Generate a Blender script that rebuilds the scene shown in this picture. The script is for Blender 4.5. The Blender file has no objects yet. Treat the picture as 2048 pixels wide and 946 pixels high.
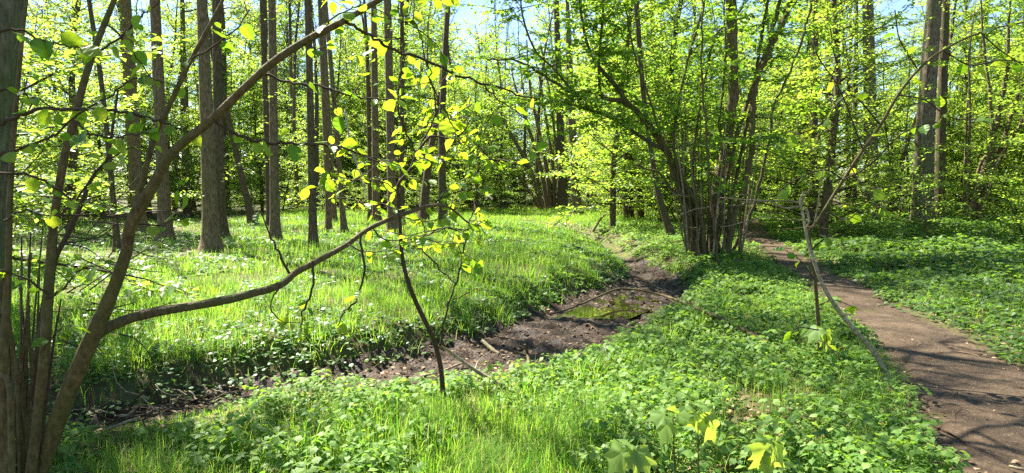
import bpy, math
import numpy as np
from mathutils import Vector

S = bpy.context.scene
COL = S.collection
R = math.radians

# ------------------------------------------------------------------ camera, sky, sun, exposure
F = 1334.0                                   # focal length in pixels of the 2048 wide photograph
PITCH = R(3.99)
EYE = np.array([0.0, 0.0, 1.6])
cd = bpy.data.cameras.new('camera')
cam = bpy.data.objects.new('camera', cd)
COL.objects.link(cam)
cam.location = EYE
cam.rotation_euler = (R(90) - PITCH, 0, 0)
cd.sensor_width = 36.0
cd.lens = F * 36.0 / 2048.0
cd.clip_start = 0.05
cd.clip_end = 1000.0
S.camera = cam

SUN_AZ, SUN_EL = -46.0, 52.0
w = bpy.data.worlds.new('World')
S.world = w
w.use_nodes = True
_nt = w.node_tree
_sky = _nt.nodes.new('ShaderNodeTexSky')
_sky.sky_type = 'NISHITA'
_sky.sun_disc = False
_sky.sun_elevation = R(SUN_EL)
_sky.sun_rotation = R(SUN_AZ)
_sky.altitude = 50
_sky.air_density = 1.0
_sky.dust_density = 0.15
_sky.ozone_density = 3.0
_nt.links.new(_sky.outputs[0], _nt.nodes['Background'].inputs[0])
_nt.nodes['Background'].inputs[1].default_value = 0.058

sd = bpy.data.lights.new('sun', 'SUN')
sd.energy = 5.0
sd.angle = R(0.53)
sd.color = (1.0, 0.94, 0.84)
so = bpy.data.objects.new('sun', sd)
COL.objects.link(so)
_sv = Vector((math.sin(R(SUN_AZ)) * math.cos(R(SUN_EL)), math.cos(R(SUN_AZ)) * math.cos(R(SUN_EL)), math.sin(R(SUN_EL))))
so.rotation_euler = (-_sv).to_track_quat('-Z', 'Y').to_euler()
so.location = _sv * 60

S.render.engine = 'CYCLES'
S.view_settings.view_transform = 'Standard'
S.view_settings.look = 'None'
S.view_settings.exposure = 2.34
S.view_settings.gamma = 1.0
S.cycles.use_denoising = False
S.cycles.max_bounces = 7
S.cycles.diffuse_bounces = 5
S.cycles.glossy_bounces = 2
S.cycles.transmission_bounces = 4
S.cycles.sample_clamp_indirect = 6.0
S.cycles.use_adaptive_sampling = False

# ------------------------------------------------------------------ pixel <-> world
_fw = np.array([0, math.cos(PITCH), -math.sin(PITCH)])
_up = np.array([0, math.sin(PITCH), math.cos(PITCH)])
_rt = np.array([1.0, 0, 0])


def ray(px, py):
    return _fw + (px - 1024) / F * _rt + (473 - py) / F * _up


def P(px, py, Y):
    """The point at distance Y (metres ahead) seen at a photograph pixel."""
    d = ray(px, py)
    return EYE + d / d[1] * Y


def flat(px, py, z):
    d = ray(px, py)
    return EYE + d * ((z - EYE[2]) / d[2])


# ------------------------------------------------------------------ noise and curves
def _hash(ix, iy, seed):
    n = (ix.astype(np.int64) * 374761393 + iy.astype(np.int64) * 668265263 + seed * 974711) & 0x7fffffff
    n = ((n ^ (n >> 13)) * 1274126177) & 0x7fffffff
    n = n ^ (n >> 16)
    return (n & 0xffff) / 65535.0


def vnoise(x, y, seed=0):
    x = np.asarray(x, float); y = np.asarray(y, float)
    ix, iy = np.floor(x), np.floor(y)
    fx, fy = x - ix, y - iy
    fx = fx * fx * (3 - 2 * fx); fy = fy * fy * (3 - 2 * fy)
    a = _hash(ix, iy, seed); b = _hash(ix + 1, iy, seed)
    c = _hash(ix, iy + 1, seed); d = _hash(ix + 1, iy + 1, seed)
    return (a * (1 - fx) + b * fx) * (1 - fy) + (c * (1 - fx) + d * fx) * fy


def fbm(x, y, seed=0, octv=3):
    s, a, t = 0, 1.0, 0
    for k in range(octv):
        s = s + a * vnoise(x * 2 ** k + 17 * k, y * 2 ** k - 9 * k, seed + k)
        t += a; a *= .5
    return s / t


def sstep(a, b, x):
    t = np.clip((x - a) / (b - a), 0, 1)
    return t * t * (3 - 2 * t)


def smooth(pts, n=6):
    """Catmull-Rom through the points."""
    p = np.asarray(pts, float)
    if len(p) < 3:
        t = np.linspace(0, 1, n + 1)[:, None]
        return p[0] * (1 - t) + p[1] * t
    q = np.vstack([2 * p[0] - p[1], p, 2 * p[-1] - p[-2]])
    out = []
    t = np.linspace(0, 1, n, endpoint=False)[:, None]
    for i in range(1, len(q) - 2):
        a, b, c, d = q[i - 1], q[i], q[i + 1], q[i + 2]
        out.append(.5 * (2 * b + (c - a) * t + (2 * a - 5 * b + 4 * c - d) * t ** 2 + (3 * b - a - 3 * c + d) * t ** 3))
    out.append(p[-1:])
    return np.vstack(out)


def lerp_arr(vals, n):
    v = np.asarray(vals, float)
    return np.interp(np.linspace(0, len(v) - 1, n), np.arange(len(v)), v)


# ------------------------------------------------------------------ terrain: stream and path lines, height grid
STREAM_PX = [(-330, 930), (-80, 908), (120, 890), (300, 866), (500, 820), (700, 787), (880, 764), (1000, 735), (1090, 697), (1170, 650),
             (1255, 612), (1300, 578), (1268, 548), (1212, 512), (1150, 492), (1060, 480), (930, 470)]
STREAM_W = [.30, .30, .34, .38, .46, .60, .78, .86, .84, .80, .86, .52, .24, .15, .30, .20, .20]
_sp = np.array([flat(a, b, -.33)[:2] for a, b in STREAM_PX])
_sl = smooth(np.column_stack([_sp, STREAM_W]), 5)
PATH_PX = [(1497, 452, .40), (1500, 462, .42), (1509, 477, .45), (1530, 497, .44), (1578, 523, .44), (1656, 568, .47), (1726, 608, .50), (1810, 653, .55),
           (1905, 723, .57), (1955, 758, .58), (2038, 843, .60), (2140, 946, .64)]
_pp = [tuple(flat(a, b, 0)[:2]) + (c,) for a, b, c in PATH_PX]
_pp += [(3.0, 2.2, .68), (2.8, 1.0, .7), (2.6, -2.0, .7)]
_pl = smooth(_pp, 5)


def seg_dist(x, y, line):
    """distance to a polyline, signed (left of its direction positive), with its third column interpolated"""
    best = np.full(x.shape, 1e9); sgn = np.ones(x.shape); wd = np.zeros(x.shape)
    for i in range(len(line) - 1):
        ax, ay, aw = line[i]; bx, by, bw = line[i + 1]
        dx, dy = bx - ax, by - ay
        L = dx * dx + dy * dy + 1e-12
        t = np.clip(((x - ax) * dx + (y - ay) * dy) / L, 0, 1)
        ex, ey = x - ax - t * dx, y - ay - t * dy
        d = np.hypot(ex, ey)
        m = d < best
        best = np.where(m, d, best)
        sgn = np.where(m, np.sign(dx * ey - dy * ex + 1e-12), sgn)
        wd = np.where(m, aw + t * (bw - aw), wd)
    return best, sgn, wd


GX0, GY0, GC = -20.0, -4.0, 0.1
_gx = np.arange(-20, 20.01, GC); _gy = np.arange(-4, 45.01, GC)
_X, _Y = np.meshgrid(_gx, _gy, indexing='ij')
_ds, _sg, _ws = seg_dist(_X, _Y, _sl)
_dp, _pg, _wp = seg_dist(_X, _Y, _pl)


def base_z(x, y):
    far = sstep(6, 26, y) * .28
    z = far + .10 * (fbm(x * .23, y * .23, 3) - .5) + .05 * (vnoise(x * .9, y * .9, 5) - .5) * sstep(60, 20, y)
    return z


_edge = .16 * (vnoise(_X * 1.6, _Y * 1.6, 9) - .5) + .10 * (vnoise(_X * 4, _Y * 4, 8) - .5)
_far_side = (_sg > 0)
_sin = _ds - _ws + _edge                      # < 0 inside the bed
_carve = -.36 * (1 - sstep(-.12, np.where(_far_side, .62, .62), _sin))
_hump = np.where(_far_side, .15 * sstep(.15, 2.0, _sin), 0) * sstep(-16, -6, _X) * sstep(40, 24, _Y)
_pin = _dp - _wp
_pflat = 1 - sstep(-.1, .5, _pin)
_hum = (.16 * (fbm(_X * .75, _Y * .75, 13) - .5) + .09 * (fbm(_X * 2.1, _Y * 2.1, 14) - .5)) * sstep(.1, 1.2, _sin) * sstep(.3, 1.2, _dp - _wp)
_delta = _carve + _hump + _hum
_B = base_z(_X, _Y)
_flatp = np.where(_pflat > 0, (-_B * .0 - .03) * _pflat, 0)
_fade = sstep(-20, -17, _X) * sstep(20, 17, _X) * sstep(45, 41, _Y)
_delta = (_delta + _flatp) * _fade


def glook(arr, x, y, outside):
    x = np.asarray(x, float); y = np.asarray(y, float)
    fx = (x - GX0) / GC; fy = (y - GY0) / GC
    ok = (fx >= 0) & (fx < arr.shape[0] - 1.001) & (fy >= 0) & (fy < arr.shape[1] - 1.001)
    fx = np.clip(fx, 0, arr.shape[0] - 1.002); fy = np.clip(fy, 0, arr.shape[1] - 1.002)
    i = fx.astype(int); j = fy.astype(int); u = fx - i; v = fy - j
    r = (arr[i, j] * (1 - u) + arr[i + 1, j] * u) * (1 - v) + (arr[i, j + 1] * (1 - u) + arr[i + 1, j + 1] * u) * v
    return np.where(ok, r, outside)


def zg(x, y):
    return base_z(x, y) + glook(_delta, x, y, 0.0)


def s_in(x, y):
    return glook(_sin, x, y, 9.0)


def s_side(x, y):
    return glook(_sg, x, y, 1.0)


def p_in(x, y):
    return glook(_pin, x, y, 9.0)


def at(px, py, lift=0.0):
    """Where the line of sight through a photograph pixel meets the ground."""
    d = ray(px, py)
    t = np.linspace(1.5, 120, 6000)
    q = EYE[None] + t[:, None] * d[None]
    h = q[:, 2] - zg(q[:, 0], q[:, 1]) - lift
    k = int(np.argmax(h < 0)) if (h < 0).any() else len(t) - 1
    return np.array([q[k, 0], q[k, 1], float(zg(q[k, 0], q[k, 1]))])


# ------------------------------------------------------------------ mesh building
class MB:
    def __init__(self):
        self.V = []; self.n = 0; self.F = []

    def add(self, V, *Fs):
        V = np.asarray(V, np.float32).reshape(-1, 3)
        for f in Fs:
            if f is not None and len(f):
                self.F.append(np.asarray(f, np.int64) + self.n)
        self.V.append(V); self.n += len(V)

    def mesh(self, name, mat, smooth=True, origin=(0, 0, 0)):
        me = bpy.data.meshes.new(name)
        V = np.vstack(self.V) - np.asarray(origin, np.float32)
        loops = np.concatenate([f.ravel() for f in self.F]).astype(np.int32)
        tot = np.concatenate([np.full(len(f), f.shape[1], np.int32) for f in self.F])
        st = np.concatenate([[0], np.cumsum(tot)[:-1]]).astype(np.int32)
        me.vertices.add(len(V)); me.vertices.foreach_set('co', V.astype(np.float32).ravel())
        me.loops.add(len(loops)); me.loops.foreach_set('vertex_index', loops)
        me.polygons.add(len(st)); me.polygons.foreach_set('loop_start', st)
        me.polygons.foreach_set('use_smooth', np.full(len(st), bool(smooth)))
        me.update(calc_edges=True)
        me.materials.append(mat)
        return me

    def build(self, name, mat, parent=None, smooth=True, origin=(0, 0, 0)):
        """One mesh object; with a parent, vertices are taken relative to the parent's place."""
        if parent is not None:
            origin = wloc(parent)
        o = bpy.data.objects.new(name, self.mesh(name, mat, smooth, origin))
        COL.objects.link(o)
        if parent is not None:
            o.parent = parent
        else:
            o.location = origin
        return o


def wloc(o):
    p = np.array(o.location, float)
    while o.parent is not None:
        o = o.parent; p = p + np.array(o.location, float)
    return p


def frames(p):
    t = np.gradient(p, axis=0)
    t /= np.linalg.norm(t, axis=1)[:, None] + 1e-9
    a = np.array([0, 0, 1.0]) if abs(t[0, 2]) < .9 else np.array([1.0, 0, 0])
    u = np.cross(a, t[0]); u /= np.linalg.norm(u)
    U = np.empty_like(p)
    for i in range(len(p)):
        u = u - t[i] * np.dot(u, t[i])
        u /= np.linalg.norm(u) + 1e-9
        U[i] = u
    return t, U, np.cross(t, U)


def tube(mb, pts, rad, n=6, rough=0.0, rng=None, cap=True):
    p = np.asarray(pts, float); r = lerp_arr(rad, len(p)) if np.ndim(rad) else np.full(len(p), rad)
    t, U, W = frames(p)
    a = np.linspace(0, 2 * np.pi, n, endpoint=False)
    rr = r[:, None] * np.ones(n)
    if rough:
        rr = rr * (1 + rough * (rng.random((len(p), n)) - .5) + rough * (rng.random((1, n)) - .5))
    V = p[:, None] + rr[..., None] * (np.cos(a)[None, :, None] * U[:, None] + np.sin(a)[None, :, None] * W[:, None])
    m = len(p)
    i = np.arange(m - 1)[:, None] * n; j = np.arange(n)[None]; k = (j + 1) % n
    Fq = np.stack([i + j, i + k, i + n + k, i + n + j], -1).reshape(-1, 4)
    V = V.reshape(-1, 3)
    if cap:
        V = np.vstack([V, p[-1] + t[-1] * r[-1] * .6])
        e = (m - 1) * n
        Ft = np.stack([e + j[0], e + k[0], np.full(n, m * n)], -1)
        mb.add(V, Fq, Ft)
    else:
        mb.add(V, Fq)


def norm(v):
    return v / (np.linalg.norm(v, axis=-1, keepdims=True) + 1e-9)


# leaf templates: u along the leaf, v across, w out of its plane
def leaf_template(us, vs, fold=.12, curl=.15, pleat=0.0):
    us = np.array(us); vs = np.array(vs)
    k = len(us)
    cw = -curl * us ** 2
    pl = pleat * (np.arange(k) % 2)
    V = np.vstack([np.column_stack([us, 0 * us, cw]),
                   np.column_stack([us + .04 * vs, vs, cw + fold * vs + pl]),
                   np.column_stack([us + .04 * vs, -vs, cw + fold * vs + pl])])
    Q = []
    for i in range(k - 1):
        Q.append((i, i + 1, k + i + 1, k + i)); Q.append((i + 1, i, 2 * k + i, 2 * k + i + 1))
    return V, np.array(Q)


LEAF_FAR = (np.array([(0, 0, 0), (.45, .36, .06), (1, 0, -.1), (.45, -.36, .06)], float), np.array([(0, 2, 1), (0, 3, 2)]))
LEAF_MID = leaf_template([0, .25, .6, 1], [.02, .33, .36, .0], .15, .18)
LEAF_HAZEL = leaf_template([0, .06, .16, .28, .40, .52, .64, .76, .88, 1], [.02, .22, .345, .40, .43, .425, .38, .28, .13, 0], .16, .22, .032)
LEAF_HAZELS = [LEAF_HAZEL, leaf_template([0, .08, .2, .34, .48, .62, .75, .88, 1], [.02, .20, .33, .39, .40, .36, .26, .11, 0], .32, .05, .035),
               leaf_template([0, .08, .2, .34, .48, .62, .75, .88, 1], [.02, .24, .38, .45, .46, .42, .31, .14, 0], -.10, .42, .035),
               leaf_template([0, .08, .2, .34, .48, .62, .75, .88, 1], [.02, .18, .29, .34, .35, .31, .22, .10, 0], .5, .3, .035)]
LEAF_BEECH = leaf_template([0, .1, .25, .4, .55, .7, .85, 1], [.01, .15, .27, .31, .31, .25, .13, 0], .16, .2, .03)


def leaves(mb, T, pos, D, N, size, wid=1.0):
    TV, TF = T
    pos = np.asarray(pos, float).reshape(-1, 3)
    if not len(pos):
        return
    D = norm(np.asarray(D, float)); N = np.asarray(N, float)
    Sd = norm(np.cross(N, D)); Nn = np.cross(D, Sd)
    s = np.broadcast_to(np.asarray(size, float), (len(pos),))[:, None, None]
    V = pos[:, None] + s * (TV[None, :, 0:1] * D[:, None] + wid * TV[None, :, 1:2] * Sd[:, None] + TV[None, :, 2:3] * Nn[:, None])
    k = len(TV)
    Fc = (TF[None] + (np.arange(len(pos)) * k)[:, None, None]).reshape(-1, TF.shape[1])
    mb.add(V.reshape(-1, 3), Fc)


def scatter(mb, T, pos, yaw, scale, rng, tilt=.2, zscale=None):
    TV, TF = T
    n = len(pos)
    if not n:
        return
    c, s = np.cos(yaw), np.sin(yaw)
    z = np.zeros(n); o = np.ones(n)
    Rz = np.stack([c, -s, z, s, c, z, z, z, o], -1).reshape(n, 3, 3)
    ta = rng.normal(0, tilt, n); tb = rng.normal(0, tilt, n)
    A = np.stack([o, z, tb, z, o, ta, -tb, -ta, o], -1).reshape(n, 3, 3)
    M = A @ Rz
    V = TV[None] * np.asarray(scale).reshape(-1, 1, 1)
    if zscale is not None:
        V = V * np.stack([o, o, zscale], -1)[:, None]
    V = np.einsum('nij,nkj->nki', M, V) + pos[:, None]
    k = len(TV)
    mb.add(V.reshape(-1, 3), (TF[None] + (np.arange(n) * k)[:, None, None]).reshape(-1, TF.shape[1]))


# ------------------------------------------------------------------ materials
def mat(name):
    m = bpy.data.materials.new(name); m.use_nodes = True
    nt = m.node_tree
    for n in list(nt.nodes):
        nt.nodes.remove(n)
    out = nt.nodes.new('ShaderNodeOutputMaterial')
    return m, nt, out


def nd(nt, typ, **kw):
    n = nt.nodes.new(typ)
    for k, v in kw.items():
        setattr(n, k, v)
    return n


def ramp(nt, stops):
    r = nt.nodes.new('ShaderNodeValToRGB')
    e = r.color_ramp.elements
    while len(e) < len(stops):
        e.new(.5)
    for i, (p, c) in enumerate(stops):
        e[i].position = p; e[i].color = (*c, 1)
    return r


def leaf_mat(name, cols, trans, mix=.5, rough=.42, spec=.35, per_object=.0):
    """Leaf: cols = reflected colours over random leaves, trans = the light it lets through."""
    m, nt, out = mat(name)
    L = nt.links.new
    g = nd(nt, 'ShaderNodeNewGeometry')
    k = len(cols)
    r1 = ramp(nt, [(i / max(1, k - 1), c) for i, c in enumerate(cols)])
    r2 = ramp(nt, [(i / max(1, len(trans) - 1), c) for i, c in enumerate(trans)])
    src = g.outputs['Random Per Island']
    if per_object:
        oi = nd(nt, 'ShaderNodeObjectInfo')
        mx = nd(nt, 'ShaderNodeMix', data_type='FLOAT')
        mx.inputs[0].default_value = per_object
        L(src, mx.inputs[2]); L(oi.outputs['Random'], mx.inputs[3])
        src = mx.outputs[0]
    L(src, r1.inputs[0]); L(src, r2.inputs[0])
    p = nd(nt, 'ShaderNodeBsdfPrincipled')
    p.inputs['Roughness'].default_value = rough
    p.inputs['Specular IOR Level'].default_value = spec
    t = nd(nt, 'ShaderNodeBsdfTranslucent')
    L(r1.outputs[0], p.inputs['Base Color']); L(r2.outputs[0], t.inputs['Color'])
    mx = nd(nt, 'ShaderNodeMixShader'); mx.inputs[0].default_value = mix
    L(p.outputs[0], mx.inputs[1]); L(t.outputs[0], mx.inputs[2])
    L(mx.outputs[0], out.inputs[0])
    return m


def bark_mat(name, stops, scale=(9, 9, 1.6), bump=.5, moss=None, moss_amt=.5, rough=.85, detail=5):
    m, nt, out = mat(name)
    L = nt.links.new
    tc = nd(nt, 'ShaderNodeTexCoord'); mp = nd(nt, 'ShaderNodeMapping')
    mp.inputs['Scale'].default_value = scale
    L(tc.outputs['Object'], mp.inputs[0])
    n1 = nd(nt, 'ShaderNodeTexNoise'); n1.inputs['Scale'].default_value = 3.0; n1.inputs['Detail'].default_value = detail
    n1.inputs['Roughness'].default_value = .65
    L(mp.outputs[0], n1.inputs[0])
    r = ramp(nt, stops); L(n1.outputs[0], r.inputs[0])
    col = r.outputs[0]
    if moss:
        n2 = nd(nt, 'ShaderNodeTexNoise'); n2.inputs['Scale'].default_value = 2.3; n2.inputs['Detail'].default_value = 6
        L(tc.outputs['Object'], n2.inputs[0])
        rr = ramp(nt, [(.42, (0, 0, 0)), (.66, (moss_amt,) * 3)]); L(n2.outputs[0], rr.inputs[0])
        mx = nd(nt, 'ShaderNodeMix', data_type='RGBA')
        L(rr.outputs[0], mx.inputs[0]); L(col, mx.inputs[6]); mx.inputs[7].default_value = (*moss, 1)
        col = mx.outputs[2]
    p = nd(nt, 'ShaderNodeBsdfPrincipled'); p.inputs['Roughness'].default_value = rough
    p.inputs['Specular IOR Level'].default_value = .25
    L(col, p.inputs['Base Color'])
    b = nd(nt, 'ShaderNodeBump'); b.inputs['Strength'].default_value = bump; b.inputs['Distance'].default_value = .02
    L(n1.outputs[0], b.inputs['Height']); L(b.outputs[0], p.inputs['Normal'])
    L(p.outputs[0], out.inputs[0])
    return m


def soil_mat(name, stops, scale=6, bump=.6, rough=.9, spec=.2, fine=None, dist=.02):
    m, nt, out = mat(name)
    L = nt.links.new
    tc = nd(nt, 'ShaderNodeTexCoord')
    n1 = nd(nt, 'ShaderNodeTexNoise'); n1.inputs['Scale'].default_value = scale; n1.inputs['Detail'].default_value = 8
    n1.inputs['Roughness'].default_value = .7
    L(tc.outputs['Object'], n1.inputs[0])
    r = ramp(nt, stops); L(n1.outputs[0], r.inputs[0])
    col = r.outputs[0]
    if fine:
        v = nd(nt, 'ShaderNodeTexVoronoi'); v.inputs['Scale'].default_value = fine[0]
        L(tc.outputs['Object'], v.inputs[0])
        rr = ramp(nt, fine[1]); L(v.outputs['Color'], rr.inputs[0])
        mx = nd(nt, 'ShaderNodeMix', data_type='RGBA'); mx.inputs[0].default_value = fine[2]
        L(col, mx.inputs[6]); L(rr.outputs[0], mx.inputs[7]); col = mx.outputs[2]
    p = nd(nt, 'ShaderNodeBsdfPrincipled'); p.inputs['Specular IOR Level'].default_value = spec
    if isinstance(rough, tuple):
        n3 = nd(nt, 'ShaderNodeTexNoise'); n3.inputs['Scale'].default_value = 3.1; n3.inputs['Detail'].default_value = 4
        L(tc.outputs['Object'], n3.inputs[0])
        mr = nd(nt, 'ShaderNodeMapRange'); mr.inputs[1].default_value = .35; mr.inputs[2].default_value = .65
        mr.inputs[3].default_value = rough[0]; mr.inputs[4].default_value = rough[1]
        L(n3.outputs[0], mr.inputs[0]); L(mr.outputs[0], p.inputs['Roughness'])
    else:
        p.inputs['Roughness'].default_value = rough
    L(col, p.inputs['Base Color'])
    n2 = nd(nt, 'ShaderNodeTexNoise'); n2.inputs['Scale'].default_value = scale * 6; n2.inputs['Detail'].default_value = 6
    L(tc.outputs['Object'], n2.inputs[0])
    b = nd(nt, 'ShaderNodeBump'); b.inputs['Strength'].default_value = bump; b.inputs['Distance'].default_value = dist
    L(n2.outputs[0], b.inputs['Height']); L(b.outputs[0], p.inputs['Normal'])
    L(p.outputs[0], out.inputs[0])
    return m


M = {}
M['ground'] = soil_mat('forest_soil', [(.30, (.030, .022, .012)), (.45, (.07, .055, .022)), (.58, (.055, .085, .018)), (.75, (.085, .13, .022))], scale=2.2,
                       fine=(38, [(0, (.03, .02, .012)), (.5, (.09, .06, .032)), (1, (.07, .09, .02))], .45))
M['path'] = soil_mat('path_earth', [(.25, (.026, .016, .009)), (.42, (.056, .036, .020)), (.58, (.088, .058, .033)), (.78, (.145, .102, .061))], scale=1.6, bump=1.0, dist=.03,
                     fine=(90, [(0, (.03, .02, .012)), (.5, (.065, .046, .028)), (.85, (.11, .082, .05)), (1, (.36, .28, .18))], .5))
M['mud'] = soil_mat('wet_mud', [(.28, (.010, .006, .0035)), (.5, (.028, .018, .010)), (.7, (.065, .044, .026))], scale=5, bump=1.0, rough=(.5, 1.0), spec=.2,
                    fine=(55, [(0, (.015, .010, .007)), (.55, (.055, .038, .025)), (1, (.20, .145, .095))], .45), dist=.03)
M['alder'] = bark_mat('alder_bark', [(.30, (.034, .022, .011)), (.47, (.125, .086, .045)), (.6, (.21, .152, .088)), (.75, (.32, .25, .16))], scale=(11, 11, 3.2), bump=1.0, moss=(.10, .105, .03), moss_amt=.5)
M['dark_bark'] = bark_mat('dark_bark', [(.30, (.022, .014, .007)), (.5, (.085, .058, .031)), (.7, (.18, .13, .075))], scale=(11, 11, 3.0), bump=.8, moss=(.05, .07, .02), moss_amt=.5)
M['oak'] = bark_mat('furrowed_bark', [(.32, (.028, .02, .012)), (.47, (.105, .08, .05)), (.60, (.20, .16, .11)), (.75, (.34, .29, .22))], scale=(11, 11, 2.4), bump=1.0, moss=(.10, .11, .04), moss_amt=.5)
M['mossy'] = bark_mat('mossy_bark', [(.32, (.03, .026, .016)), (.5, (.085, .08, .045)), (.7, (.16, .15, .09))], scale=(14, 14, 2.5), bump=1.0, moss=(.06, .095, .014), moss_amt=1.0)
M['hazel_bark'] = bark_mat('hazel_bark', [(.3, (.035, .023, .008)), (.45, (.085, .058, .020)), (.58, (.125, .09, .034)), (.75, (.20, .15, .07))], scale=(15, 15, 7), bump=1.0, moss=(.075, .085, .018), moss_amt=.7, rough=.75)
M['twig'] = bark_mat('twig_bark', [(.3, (.025, .016, .008)), (.6, (.065, .043, .021)), (.8, (.12, .085, .045))], scale=(20, 20, 20), bump=.1)
M['dead'] = bark_mat('bleached_deadwood', [(.3, (.10, .075, .04)), (.5, (.27, .21, .125)), (.7, (.44, .37, .25))], scale=(12, 12, 12), bump=.6, moss=(.13, .13, .06), moss_amt=.5)
M['birch'] = bark_mat('pale_bark', [(.3, (.20, .18, .14)), (.5, (.42, .39, .32)), (.7, (.55, .52, .45))], scale=(5, 5, 9), bump=.3)

G_R = [(.045, .10, .012), (.07, .15, .018), (.10, .19, .022), (.13, .21, .035)]
G_T = [(.20, .40, .03), (.33, .52, .04), (.44, .60, .05), (.52, .62, .08)]
M['leaf_bg'] = leaf_mat('spring_leaf', G_R, G_T, mix=.55, per_object=.45)
M['leaf_hazel'] = leaf_mat('hazel_leaf', [(.06, .14, .018), (.085, .18, .024), (.12, .21, .03)], [(.22, .46, .025), (.34, .56, .03), (.44, .62, .04)], mix=.55, rough=.45, spec=.3)
M['leaf_near'] = leaf_mat('near_hazel_leaf', [(.05, .12, .016), (.07, .15, .02), (.10, .18, .024)], [(.20, .40, .012), (.31, .50, .015), (.42, .57, .02), (.52, .61, .03)], mix=.52, rough=.45, spec=.3)
M['grass'] = leaf_mat('grass_blade', [(.045, .14, .012), (.065, .185, .016), (.09, .22, .022), (.12, .25, .035), (.14, .25, .04), (.15, .26, .05), (.32, .28, .13)], [(.12, .38, .015), (.19, .48, .02), (.27, .53, .025), (.34, .56, .04), (.40, .58, .05), (.42, .58, .06), (.45, .40, .15)], mix=.5, rough=.6, spec=.15)
M['herb'] = leaf_mat('herb_leaf', [(.065, .14, .025), (.095, .19, .032), (.135, .235, .042), (.18, .28, .06)], [(.16, .34, .03), (.24, .42, .03), (.34, .50, .04)], mix=.42, rough=.55, spec=.22)
M['ivy'] = leaf_mat('ground_ivy_leaf', [(.05, .115, .025), (.075, .155, .035), (.11, .20, .045)], [(.14, .32, .02), (.24, .42, .03)], mix=.4, rough=.45, spec=.35)
M['bramble'] = leaf_mat('bramble_leaf', [(.04, .09, .022), (.065, .13, .03), (.095, .165, .045)], [(.14, .30, .02), (.24, .40, .03)], mix=.42, rough=.5, spec=.25)
M['sycamore'] = leaf_mat('sycamore_leaf', [(.15, .26, .06), (.18, .29, .08)], [(.40, .56, .05), (.50, .60, .06)], mix=.5, rough=.5, spec=.3)
M['fern'] = leaf_mat('fern_frond', [(.08, .17, .02), (.12, .21, .03)], [(.28, .44, .02), (.40, .52, .03)], mix=.5)
M['litter'] = leaf_mat('dry_leaf', [(.07, .04, .02), (.16, .095, .045), (.26, .17, .09), (.38, .28, .17)], [(.10, .05, .02), (.2, .12, .05)], mix=.2, rough=.7, spec=.2)
M['petal'] = leaf_mat('white_petal', [(.75, .76, .72), (.82, .82, .8)], [(.6, .62, .55), (.6, .62, .55)], mix=.3, rough=.6, spec=.2)


def water_mat():
    m, nt, out = mat('stream_water')
    L = nt.links.new
    p = nd(nt, 'ShaderNodeBsdfPrincipled')
    p.inputs['Base Color'].default_value = (.02, .016, .007, 1)
    p.inputs['Roughness'].default_value = .02
    p.inputs['IOR'].default_value = 1.33
    tc = nd(nt, 'ShaderNodeTexCoord')
    n = nd(nt, 'ShaderNodeTexNoise'); n.inputs['Scale'].default_value = 7; n.inputs['Detail'].default_value = 2
    L(tc.outputs['Object'], n.inputs[0])
    b = nd(nt, 'ShaderNodeBump'); b.inputs['Strength'].default_value = .05; b.inputs['Distance'].default_value = .02
    L(n.outputs[0], b.inputs['Height']); L(b.outputs[0], p.inputs['Normal'])
    L(p.outputs[0], out.inputs[0])
    return m


M['water'] = water_mat()


# ------------------------------------------------------------------ tagging, things, copies
def tag(o, label=None, cat=None, group=None, kind=None):
    if label: o['label'] = label
    if cat: o['category'] = cat
    if group: o['group'] = group
    if kind: o['kind'] = kind
    return o


def empty(name, loc, label=None, cat=None, group=None):
    o = bpy.data.objects.new(name, None)
    o.empty_display_size = .2
    COL.objects.link(o)
    o.location = tuple(map(float, loc))
    return tag(o, label, cat, group)


def dup(root, loc, rot, scale, label=None, group=None, tilt=(0, 0)):
    r = root.copy(); COL.objects.link(r)
    r.location = tuple(map(float, loc)); r.rotation_euler = (tilt[0], tilt[1], rot)
    r.scale = scale if isinstance(scale, tuple) else (scale,) * 3
    if label: r['label'] = label
    if group: r['group'] = group
    for ch in list(root.children):
        c = ch.copy(); COL.objects.link(c); c.parent = r
        for gch in ch.children:
            d = gch.copy(); COL.objects.link(d); d.parent = c
    return r


# ================================================================== THE SETTING
def axis(lo_f, hi_f, step, lo, hi, grow=1.13):
    a = list(np.arange(lo_f, hi_f + 1e-6, step))
    s, v = step, a[-1]
    while v < hi:
        s *= grow; v += s; a.append(v)
    s, v = step, a[0]
    while v > lo:
        s *= grow; v -= s; a.insert(0, v)
    return np.array(a)


def grid_mesh(xs, ys, zfun):
    X, Y = np.meshgrid(xs, ys, indexing='ij')
    V = np.stack([X, Y, zfun(X, Y)], -1).reshape(-1, 3)
    n, m = len(xs), len(ys)
    i = np.arange(n - 1)[:, None] * m; j = np.arange(m - 1)[None]
    Fq = np.stack([i + j, i + m + j, i + m + j + 1, i + j + 1], -1).reshape(-1, 4)
    return V, Fq


mb = MB()
mb.add(*grid_mesh(axis(-9, 9, .1, -260, 260), axis(2, 24, .1, -40, 420), zg))
tag(mb.build('ground', M['ground']), kind='structure')


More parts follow.
